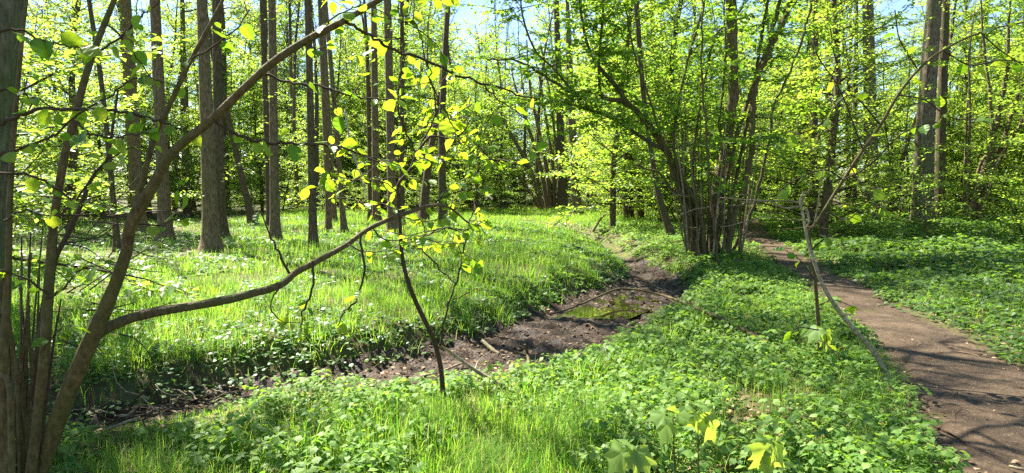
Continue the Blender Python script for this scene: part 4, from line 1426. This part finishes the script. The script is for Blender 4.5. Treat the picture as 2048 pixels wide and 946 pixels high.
# ---- thin dark sapling rising from the stream mud
rng = exec_rng(62)
b = at(887, 806)
D0 = b[1]
SAP = empty('stream_sapling', b, 'thin dark forked sapling rooted in the stream mud with fresh yellow leaves', 'sapling')
tr = pxline([(887, 812), (882, 740), (868, 682), (852, 646), (830, 600), (812, 550), (803, 500), (800, 450), (797, 400), (797, 368), (820, 340), (834, 306), (856, 277), (868, 272), (906, 277), (928, 262), (940, 240)], D0, D0 - .3)
t0 = near_branch(rng, SAP, 'trunk', tr, rpx([5.5, 5, 4.8, 4.5, 4, 3.6, 3.2, 3, 2.5, 2.2, 1.6, 1.2], D0), 'twig', n=8)
SBR = [
    ([(832, 306), (822, 282), (810, 264), (806, 248), (796, 210), (800, 150), (808, 100), (800, 40), (798, -20)], [2.2, 2, 1.8, 1.5, 1.2], .12, True),
    ([(840, 295), (870, 230), (868, 175), (850, 120), (838, 60), (806, 30)], [1.8, 1.5, 1], .2, True),
    ([(880, 690), (892, 623), (912, 563), (926, 515), (933, 470), (945, 425), (952, 400)], [2.4, 2, 1.8, 1.4, 1], .6, True),
    ([(803, 490), (836, 495), (865, 520), (890, 548), (912, 568)], [2, 1.8, 1.2], .9, False),
    ([(803, 498), (822, 480), (850, 470), (885, 455), (920, 462), (950, 452)], [2, 1.6, 1], .2, True),
    ([(870, 686), (869, 655)], [2.5, 2], 1, False),
    ([(905, 600), (930, 590), (950, 580), (975, 582)], [1.4, 1, .7], .9, False),
    ([(856, 277), (842, 258), (880, 235), (920, 215)], [1.4, 1, .7], .3, True),
    ([(800, 420), (770, 410), (735, 402), (715, 405)], [1.4, 1, .7], .3, True),
    ([(834, 306), (870, 318), (915, 316), (950, 308)], [1.4, 1, .7], .2, True),
    ([(797, 380), (760, 362), (722, 360), (660, 365)], [1.4, 1, .7], .4, True),
    ([(900, 277), (935, 290), (975, 315), (1000, 330)], [1.4, 1, .7], .2, True),
]
sl = NearLeafer()
for pts, wv, ls, lv in SBR:
    ln = pxline(pts, D0, D0 - rng.uniform(-.3, .6))
    near_branch(rng, SAP, 'branch', ln + rng.normal(0, .005, ln.shape), rpx(wv, D0), 'twig', sub=t0, n=5)
    if lv:
        sl.hang(rng, ln, .11, .085, ls)
        wd = MB(); n0 = 0
        for rep in range(7):
            k = rng.integers(int(len(ln) * ls), len(ln))
            w2 = wander(rng, ln[k], rng.normal(0, 1, 3) * [1, .8, .35], rng.uniform(.2, .55), 5, .2)
            near_branch(rng, SAP, 'twig', w2, [.004, .002], 'twig', sub=t0, n=4)
            sl.hang(rng, w2, .075, .085, .15)
fo = MB(); sl.lay(fo, LEAF_BEECH); fo.build('foliage', M['leaf_near'], SAP, smooth=False)


# ---- the big coppiced hazel right of the stream
rng = exec_rng(63)
cb = at(1425, 516)
DC = cb[1]
COP = empty('coppiced_hazel', cb, 'big many-stemmed hazel coppice beside the path with one bough arching left', 'hazel coppice')
CS = [
    ([(1398, 512), (1384, 420), (1362, 365), (1330, 300), (1294, 245), (1254, 207), (1210, 196), (1190, 182), (1148, 186), (1108, 164), (1064, 136), (1024, 120), (980, 118)], [19, 17, 15, 14, 12, 10, 8.5, 7, 6, 5, 4, 3], 'arching bough-like stem reaching far left'),
    ([(1410, 516), (1400, 430), (1352, 320), (1351, 250), (1374, 125), (1410, 0), (1440, -130), (1470, -260)], [11, 9, 6, 6, 5, 5, 4, 3], None),
    ([(1418, 515), (1396, 430), (1386, 330), (1396, 240), (1425, 85), (1462, 40), (1500, -10), (1540, -120)], [10, 8, 5, 5, 4.5, 4, 3, 2], None),
    ([(1425, 520), (1428, 400), (1452, 300), (1466, 180), (1464, 60), (1460, -80), (1462, -240), (1460, -420)], [24, 21, 20, 21, 22, 20, 17, 12], 'thickest upright trunk of the clump, clad in ivy shoots'),
    ([(1452, 512), (1470, 430), (1486, 380), (1503, 300), (1505, 225), (1512, 165), (1540, 100), (1566, 45), (1580, 0), (1604, -90), (1650, -220)], [14, 12, 11, 11, 12, 12, 13, 12, 11, 9, 6], 'crooked stem leaning right'),
    ([(1460, 512), (1500, 430), (1535, 300), (1545, 215), (1566, 175), (1600, 95), (1612, 50), (1626, 0), (1650, -90)], [8, 7, 6, 5, 5, 4.5, 4, 3.5], None),
    ([(1405, 514), (1392, 440), (1372, 400), (1345, 380), (1318, 346), (1290, 338), (1272, 328)], [8, 7, 6, 5, 4, 3], 'low dark side stem'),
    ([(1436, 516), (1440, 420), (1480, 250), (1530, 110), (1560, 0), (1590, -140)], [10, 9, 8, 7.5, 7, 5], None),
    ([(1444, 516), (1462, 400), (1498, 230), (1522, 80), (1540, -20), (1556, -140)], [8, 8, 7, 7, 6, 4], None),
    ([(1440, 580), (1437, 540), (1430, 470), (1420, 380), (1412, 250), (1402, 130), (1404, 0), (1396, -120)], [4.5, 4.5, 4.5, 4, 4, 3, 3], None),
    ([(1390, 512), (1376, 440), (1340, 330), (1296, 190), (1262, 80), (1248, -20), (1236, -130)], [9, 8, 5, 4, 4, 3, 3], None),
    ([(1430, 516), (1450, 380), (1440, 250), (1452, 110), (1448, 0), (1450, -160)], [6, 5.5, 5, 4, 4, 3], None),
]
wd, lf = MB(), Leafer()
lines = []
for i, (pts, wv, lab) in enumerate(CS):
    dd = DC + rng.uniform(-.35, .35)
    if pts[0][1] > 560: dd = DC - 1.6
    q = [P(a_, b_, dd) for a_, b_ in pts]
    q[0][2] = min(q[0][2], zg(q[0][0], q[0][1]) - .05)
    ln = smooth(np.array(q), 7)
    ln[2:] += rng.normal(0, .012, (len(ln) - 2, 3))
    o = near_branch(rng, COP, 'stem', ln, rpx([v * .48 for v in wv], DC), 'alder' if i == 3 else 'hazel_bark', label=lab, n=12)
    lines.append((ln, o, wv))
# forks of the arching stem
for pts, wv in [([(1254, 205), (1230, 170), (1194, 128), (1172, 80), (1160, 10), (1150, -80)], [8, 7, 5, 4, 3]),
                ([(1330, 300), (1300, 285), (1240, 246), (1214, 232), (1154, 212), (1090, 200), (1030, 210)], [7, 6, 5, 4, 3]),
                ([(1200, 190), (1198, 120), (1205, 40), (1210, -60)], [5, 4, 4, 3]),
                ([(1148, 186), (1110, 140), (1070, 100), (1045, 30), (1040, -40)], [4, 3, 3, 2])]:
    ln = pxline(pts, DC)
    near_branch(rng, COP, 'bough', ln, rpx([v * .62 for v in wv], DC), 'dark_bark', sub=lines[0][1], n=8)
    lines.append((ln, None, wv))


def dress(rng, wd, lf, ln, nbr, start, L0, L1, leaf, lsp, sp=.13, tl=.45, third=.5, droop=.25, bias=None, zmin=None, flat=.45):
    for k in range(nbr):
        i = int(len(ln) * rng.uniform(start, 1)) - 1
        if zmin is not None and ln[i][2] < zmin: continue
        d = rng.normal(0, 1, 3) * [1, 1, .35] + [0, 0, .25]
        if bias is not None: d = d + bias
        bb = wander(rng, ln[i], d, rng.uniform(L0, L1), 7, .15, -.02)
        tube(wd, bb, [.010, .004], 4, cap=False)
        twiggy(rng, wd, lf, bb, 0, sp, tl, leaf, lsp, .12, .0028, flat, .03, droop, third=third)
        lf.along(rng, bb, lsp, leaf, flat, droop, .4)


for i, (ln, o, wv) in enumerate(lines):
    dress(rng, wd, lf, ln, 22 if i in (0, 12, 13, 14, 15) else 13 if i not in (6, 9) else 5, .30 if i != 3 else .15, .7, 1.7, .095, .085, zmin=1.3)
wd.build('branches', M['twig'], COP)
fo = MB(); lf.lay(fo, LEAF_MID); fo.build('foliage', M['leaf_hazel'], COP)
for i in range(40):                                    # straight young shoots packed round the stool
    x0 = rng.uniform(1372, 1490); x1 = x0 + (x0 - 1430) * rng.uniform(.1, .9) + rng.normal(0, 14)
    ln = pxline([(x0, 522 - abs(x0 - 1425) * .12), ((x0 * .6 + x1 * .4) + rng.normal(0, 4), 420), (x1, rng.uniform(180, 380))], DC + rng.uniform(-.5, .5))
    near_branch(rng, COP, 'shoot', ln, rpx([2.0, 1.6, .9], DC), ['hazel_bark', 'dead', 'hazel_bark'][i % 3], n=5)
for i in range(15):                                    # pale dead twigs sprawling sideways at waist height
    x0 = rng.uniform(1330, 1560); y0 = rng.uniform(385, 490)
    c_ = P(x0, y0, DC - rng.uniform(.3, 1.2))
    ln = wander(rng, c_, (rng.choice([-1, 1]), rng.normal(0, .5), rng.normal(0, .18)), rng.uniform(.6, 1.9), 9, .13)
    near_branch(rng, COP, 'dead_twig', ln, rpx([1.2, 1.0, .5], DC), 'dead' if i % 2 else 'hazel_bark', n=4)


# ---- twisted dead sapling and thin arching hazel beside the path
rng = exec_rng(64)
b = at(1781, 770); D1 = b[1]
DS = empty('dead_sapling', b, 'bleached dead sapling leaning left beside the path, its tip twisted', 'dead sapling')
ln = pxline([(1781, 774), (1772, 748), (1742, 696), (1692, 640), (1652, 582), (1627, 520), (1613, 470), (1606, 428), (1600, 404), (1607, 384)], D1, D1 + .5)
t0 = near_branch(rng, DS, 'trunk', ln, rpx([5.4, 5.4, 5.0, 4.6, 4.1, 3.7, 3.2, 2.8, 2.4, 1.8], D1), 'dead', n=9)
for pts, wv in [([(1601, 408), (1610, 392), (1622, 376), (1630, 368)], [2.6, 2.2, 1.8, 1.2]), ([(1605, 408), (1590, 404), (1570, 398), (1540, 395)], [2.2, 1.6, 1]), ([(1603, 412), (1570, 416), (1535, 402), (1500, 400), (1440, 395)], [2.4, 2, 1.4, .8]),
                ([(1628, 452), (1634, 420), (1640, 380), (1646, 340)], [2, 1.5, 1]), ([(1612, 415), (1618, 440), (1612, 455)], [3, 2.4, 1.5]), ([(1640, 470), (1670, 480), (1690, 500)], [1.5, 1, .7])]:
    near_branch(rng, DS, 'branch', pxline(pts, D1 + .5, D1 + .3), rpx(wv, D1), 'dead', sub=t0, n=6)

b = at(1640, 722); D2 = b[1]
AH = empty('arching_hazel', b, 'thin hazel sapling arching up to the right across the shaded trees', 'sapling')
ln = pxline([(1640, 726), (1637, 650), (1630, 560), (1622, 500), (1618, 465), (1636, 440), (1686, 360), (1726, 300), (1761, 250), (1796, 190), (1836, 140), (1886, 100), (1961, 65), (2050, 44), (2120, 36)], D2, D2 - .6)
t0 = near_branch(rng, AH, 'trunk', ln, rpx([4, 4, 3.6, 3.2, 3, 3.2, 3, 2.8, 2.4, 2, 1.6, 1.2], D2), 'hazel_bark', n=8)
al = NearLeafer()
al.hang(rng, ln, .16, .085, .45)
for pts, ls, wv in [([(1726, 300), (1680, 180), (1640, 120), (1610, 60)], .3, [1.5, 1]), ([(1761, 250), (1700, 190), (1640, 250), (1590, 270)], .2, [1.8, 1]), ([(1796, 190), (1850, 200), (1900, 235), (1960, 240)], .15, [1.8, 1]),
                    ([(1836, 140), (1800, 80), (1790, 20)], .2, [1.5, 1]), ([(1886, 100), (1940, 130), (2000, 120), (2050, 125)], .1, [1.8, 1]), ([(1686, 360), (1740, 330), (1800, 270), (1860, 245), (1890, 250)], .3, [1.8, 1]),
                    ([(1660, 400), (1700, 410), (1740, 405), (1770, 420)], .15, [1.5, 1]), ([(1650, 420), (1690, 440), (1720, 420)], .2, [1.5, 1]), ([(1637, 660), (1600, 655), (1585, 665)], .3, [1.5, 1]), ([(1637, 680), (1655, 690), (1680, 720)], .3, [1.5, 1]),
                    ([(1622, 500), (1660, 470), (1690, 470)], .2, [1.5, 1]), ([(1961, 65), (2000, 100), (2046, 130)], .2, [1.5, 1]), ([(1686, 360), (1650, 340), (1590, 360), (1560, 380)], .2, [1.5, 1]), ([(1700, 330), (1725, 370), (1770, 380)], .3, [1.3, .8]),
                    ([(1637, 610), (1668, 600), (1702, 612)], .5, [1.3, .8]), ([(1630, 560), (1600, 520), (1570, 500)], .3, [1.3, .8])]:
    l2 = pxline(pts, D2 - .3, D2 - .5)
    near_branch(rng, AH, 'branch', l2, rpx(wv, D2), 'twig', sub=t0, n=5)
    al.hang(rng, l2, .10, .10, ls, face=.2)
fo = MB(); al.lay(fo, LEAF_HAZELS); fo.build('foliage', M['leaf_near'], AH, smooth=False)


# ---- fallen branches and sticks
def stick(name, pts_px, wv, label, bark, lift=.02, forks=(), cat='fallen branch', d=None, group=None, seed=0):
    rng = exec_rng(700 + seed)
    q = []
    for i, p_ in enumerate(pts_px):
        lf_ = p_[2] if len(p_) > 2 else lift
        g = at(p_[0], p_[1], lf_)
        q.append([g[0], g[1], g[2] + lf_])
    q = np.array(q)
    ln = smooth(q, 5)
    D_ = q[:, 1].mean()
    b_ = q[0].copy()
    root = empty(name, b_, label, cat, group)
    near_branch(rng, root, 'limb', ln, rpx(wv, D_), bark, n=8)
    for fp, fw_ in forks:
        q2 = []
        for p_ in fp:
            g = at(p_[0], p_[1], p_[2]); q2.append([g[0], g[1], g[2] + p_[2]])
        near_branch(rng, root, 'branch', smooth(np.array(q2), 5), rpx(fw_, D_), bark, n=5)
    return root


stick('fallen_branch', [(1606, 731, .02), (1545, 693, .06), (1470, 652, .10), (1402, 620, .16), (1330, 592, .22), (1270, 579, .24), (1232, 579, .24), (1190, 596, .22), (1145, 615, .18), (1102, 628, .14), (1082, 620, .16), (1062, 596, .2)],
      [3.8, 3.7, 3.4, 3.1, 2.8, 2.5, 2.2, 1.9, 1.5, 1.1], 'long fallen branch bridging the stream from path side to far bank', 'hazel_bark',
      [([(1232, 579, .28), (1210, 570, .3), (1190, 575, .3)], [2, 1]), ([(1102, 628, .14), (1070, 660, .12), (1040, 700, .1), (990, 742, .05)], [2.2, 1.6, 1]), ([(1110, 625, .14), (1085, 640, .15), (1050, 650, .1)], [1.6, 1]),
       ([(1470, 650, .22), (1480, 600, .35), (1462, 570, .45)], [2, 1.2]), ([(1145, 615, .18), (1120, 640, .1), (1105, 690, .05)], [1.6, .8])], seed=1)
stick('stick', [(880, 690, .5), (900, 704, .35), (950, 740, .18), (1010, 775, .06)], [2, 3, 4, 5], 'thick broken stick slanting into the stream mud right of the dark sapling', 'dead', cat='stick', seed=2, forks=[([(950, 740, .18), (958, 720, .2), (985, 700, .15)], [1.5, .8])])
stick('stick', [(840, 752, .05), (880, 745, .08), (920, 728, .1), (940, 730, .06)], [2, 2.4, 2, 1], 'thin curved twig lying on mud just behind the dark sapling foot', 'dead', cat='stick', seed=3)
stick('stick', [(965, 682, .1), (985, 700, .06), (998, 708, .04)], [4, 4, 3], 'short pale stub of wood at the foot of the grassy bank', 'dead', cat='stick', seed=4)
stick('stick', [(1062, 770, .03), (1056, 715, .15), (1050, 690, .3)], [4, 3.5, 2.5], 'upright rotten stub in the stream mud', 'hazel_bark', cat='stick', seed=5)
stick('stick', [(1868, 853, .04), (1900, 868, .04), (1930, 885, .03)], [2.2, 2.6, 2], 'dark twig lying on the bare path', 'twig', cat='stick', seed=6)
stick('stick', [(2018, 934, .04), (2040, 938, .04), (2060, 941, .04)], [3, 3, 2], 'short pale stick at the bottom corner of the path', 'dead', cat='stick', seed=7)
stick('stick', [(1225, 545, .06), (1260, 568, .05), (1310, 575, .05), (1345, 585, .05)], [2, 2, 1.2], 'thin pale twig lying on dry litter at head of the pool', 'dead', cat='stick', seed=8)
stick('stick', [(215, 860, .06), (270, 838, .10), (330, 822, .08), (395, 800, .05)], [2.5, 2.2, 1.4], 'long thin root-like stick along the left end of the stream', 'dead', cat='stick', seed=9)
stick('stick', [(1025, 455, .1), (1050, 430, .5), (1066, 420, .7)][::-1] if False else [(1186, 462, .1), (1200, 440, .4), (1212, 428, .6)], [3, 2.4, 1.4], 'pale broken branch poking out of the flowery bank top', 'dead', cat='stick', seed=10)

rng = exec_rng(66)
rb_ = at(330, 822)
RT = empty('root_clump', rb_, 'matted brown roots and earth hanging from the bank at the left end of the stream', 'roots')
for k in range(44):
    a0, b0 = rng.uniform(225, 440), 0
    b0 = 862 - (a0 - 225) * .28 + rng.normal(0, 9)
    g = at(a0, b0); L = rng.uniform(.2, .7)
    w_ = wander(rng, g + [0, 0, .05 + .08 * rng.random()], (rng.normal(0, 1), rng.normal(-.4, .4), rng.normal(-.05, .2)), L, 8, .3)
    w_[:, 2] = np.maximum(w_[:, 2], mud_z(w_[:, 0], w_[:, 1], 0) + .012)
    near_branch(rng, RT, 'root', w_, [rng.uniform(.004, .012), .002], 'twig' if k % 3 else 'dead', n=5)

# tangle of dead branches heaped left of the alders
rng = exec_rng(65)
bc = at(215, 432)
BP = empty('brush_pile', bc, 'grey tangle of dead branches heaped in the shade behind the left hazel stems', 'brush pile')
for i in range(46):
    c = bc + np.array([rng.normal(0, 2.3), rng.normal(0, 1.2), 0]); c[2] = zg(c[0], c[1]) + abs(rng.normal(.15, .5))
    a_ = rng.normal(0, .5); L = rng.uniform(1.2, 3.6)
    ln = wander(rng, c, (math.cos(a_) * rng.choice([-1, 1]), math.sin(a_), rng.normal(.05, .22)), L, 8, .12)
    ln[:, 2] = np.maximum(ln[:, 2], zg(ln[:, 0], ln[:, 1]) + .02)
    near_branch(rng, BP, 'dead_branch', ln, [.03 * rng.uniform(.5, 1.3), .008], 'dead' if i % 3 else 'dark_bark', n=5)


# ---- ferns
def fern(px, py, label, nf, L, lean=None, seed=0, d=None):
    rng = exec_rng(800 + seed)
    b_ = at(px, py)
    root = empty('fern', b_, label, 'fern', 'young ferns by the stream')
    for i in range(nf):
        a_ = (lean if lean is not None else 0) + (i - (nf - 1) / 2) * 1.1 + rng.normal(0, .2)
        d_ = np.array([math.cos(a_), math.sin(a_) * .6, 1.3])
        ln = [b_.copy()]
        dd = d_ / np.linalg.norm(d_)
        for k in range(14):
            dd = dd + np.array([0, 0, -.075]) + .03 * np.array([math.cos(a_), math.sin(a_), 0]); dd /= np.linalg.norm(dd)
            ln.append(ln[-1] + dd * L / 14)
        ln = np.array(ln)
        m_ = MB(); tube(m_, ln, [.004, .0015], 4)
        t = norm(np.gradient(ln, axis=0))
        for k in range(2, 15):
            lat = np.cross(t[k], [0, 0, 1.0]); lat /= np.linalg.norm(lat) + 1e-6
            wl = L * .36 * math.sin(min(1, (16 - k) / 11) * 1.45) * (1 if k > 3 else .7)
            for sgn in (-1, 1):
                pd = sgn * lat + t[k] * .35 + [0, 0, -.1]
                pd = pd / np.linalg.norm(pd)
                nq = 7
                u = np.linspace(.12, 1, nq)
                pp = ln[k] + pd * (u[:, None] * wl)
                nn_ = np.cross(pd, t[k]) * sgn
                if nn_[2] < 0: nn_ = -nn_
                for s2 in (-1, 1):
                    leaves(m_, LEAF_FAR, pp, np.tile(t[k] * s2 + pd * .5, (nq, 1)), np.tile(nn_, (nq, 1)) + rng.normal(0, .1, (nq, 3)), wl * .20 * (1.25 - u), 1.2)
        m_.build('frond', M['fern'], root, smooth=False)


fern(1285, 706, 'fresh fern with spread fronds on the bank right of the mud', 4, .42, 1.2, 1)
fern(1218, 728, 'small fern at the water edge below the larger fern', 3, .30, 1.6, 2)
fern(1396, 820, 'single pale fern rising from herbs above the sycamore seedlings', 2, .36, 1.4, 3)
fern(1118, 868, 'low young fern in the grass near the bottom of the view', 2, .22, 1.5, 4)


# ---- sycamore seedlings in the foreground
def palmate():
    ang = [-150, -128, -105, -88, -66, -48, -32, -14, 0, 14, 32, 48, 66, 88, 105, 128, 150]
    rad = [.30, .44, .66, .52, .50, .86, .62, .66, 1.0, .66, .62, .86, .50, .52, .66, .44, .30]
    V = [(0, 0, 0)]
    for a_, r_ in zip(ang, rad):
        a_ = R(a_)
        z = -.22 * r_ * r_ + .05 * math.cos(a_ * 5.6)
        V.append((.1 + r_ * math.cos(a_), r_ * math.sin(a_) * .95, z))
    k = len(ang)
    Fq = [(0, 1 + i, 2 + i) for i in range(k - 1)]
    V = np.array(V)
    # one finer ring for a veined, gently wavy blade
    W = [V[0]]
    for v in V[1:]: W.append(V[0] * .45 + v * .55 + [0, 0, .012])
    for v in V[1:]: W.append(v)
    F3 = [(0, 1 + i, 2 + i) for i in range(k - 1)]
    for i in range(k - 1):
        F3 += [(1 + i, 1 + k + i, 2 + k + i), (1 + i, 2 + k + i, 2 + i)]
    return np.array(W), np.array(F3)


PALM = palmate()


def seedling(base_px, top_px, d, lv, label, seed=0):
    """lv: (dx, dy pixels from the tip, leaf length m, drooping)"""
    rng = exec_rng(850 + seed)
    q = P(top_px[0], top_px[1], d)
    b_ = P(base_px[0], base_px[1], d); b_[2] = zg(b_[0], b_[1]) - .01
    root = empty('sycamore_seedling', b_, label, 'seedling', 'sycamore seedlings at the bottom of the view')
    m_ = MB(); st = smooth(np.array([b_, b_ * .5 + q * .5 + [.004, .006, 0], q]), 5); tube(m_, st, [.004, .003, .0022], 6)
    so_ = m_.build('stem', M['twig'], root)
    for (dx, dy, L, dr) in lv:
        tip = P(top_px[0] + dx, top_px[1] + dy, d + rng.normal(0, .03))
        lm_ = MB()
        hp = q * .62 + tip * .38 + [0, 0, .012]
        tube(lm_, smooth(np.array([q, q * .7 + tip * .3 + [0, 0, .02], hp]), 4), [.0016, .0012], 4, cap=False)
        D = tip - hp
        D[2] -= dr * np.linalg.norm(D)
        N = np.array([rng.normal(0, .2), rng.normal(0, .12) - .55, 1.0])
        leaves(lm_, PALM, hp[None], D[None], N[None], np.array([L * 1.2]), .95)
        lm_.build('leaf', M['sycamore'], root)


seedling((1262, 1010), (1262, 898), 2.7, [(-48, 30, .105, .5), (12, 22, .085, .9), (-8, -16, .06, .2), (40, 30, .09, .7)], 'sycamore seedling with broad pale leaf and a yellow leaf at the bottom edge', 1)
seedling((1352, 960), (1346, 836), 3.1, [(-36, 44, .10, .8), (20, -8, .07, 0), (-44, -2, .075, .1), (4, -22, .05, 0)], 'slim sycamore seedling with one leaf hanging left', 2)
seedling((1396, 960), (1396, 826), 3.15, [(52, 42, .125, .8), (2, 24, .085, .9), (20, -14, .075, 0), (-24, 10, .07, .4)], 'sycamore seedling with a large leaf drooping right beside the slim one', 3)
seedling((1532, 1010), (1534, 884), 2.7, [(6, 44, .115, 1.2), (-36, 42, .08, 1.0), (36, 22, .085, .9), (-8, 6, .07, .7), (-26, 60, .07, 1.2)], 'sycamore seedling with a tuft of limp hanging leaves', 4)
seedling((1660, 740), (1650, 655), 6.0, [(-40, 14, .13, .7), (-8, 20, .12, .6), (28, 12, .13, .7), (10, 50, .12, .8)], 'dark sycamore seedling at the foot of the thin arching hazel', 5)

for o in list(COL.objects):
    if o.parent is None and o.type == 'EMPTY' and o.get('label') is None:
        bpy.data.objects.remove(o)
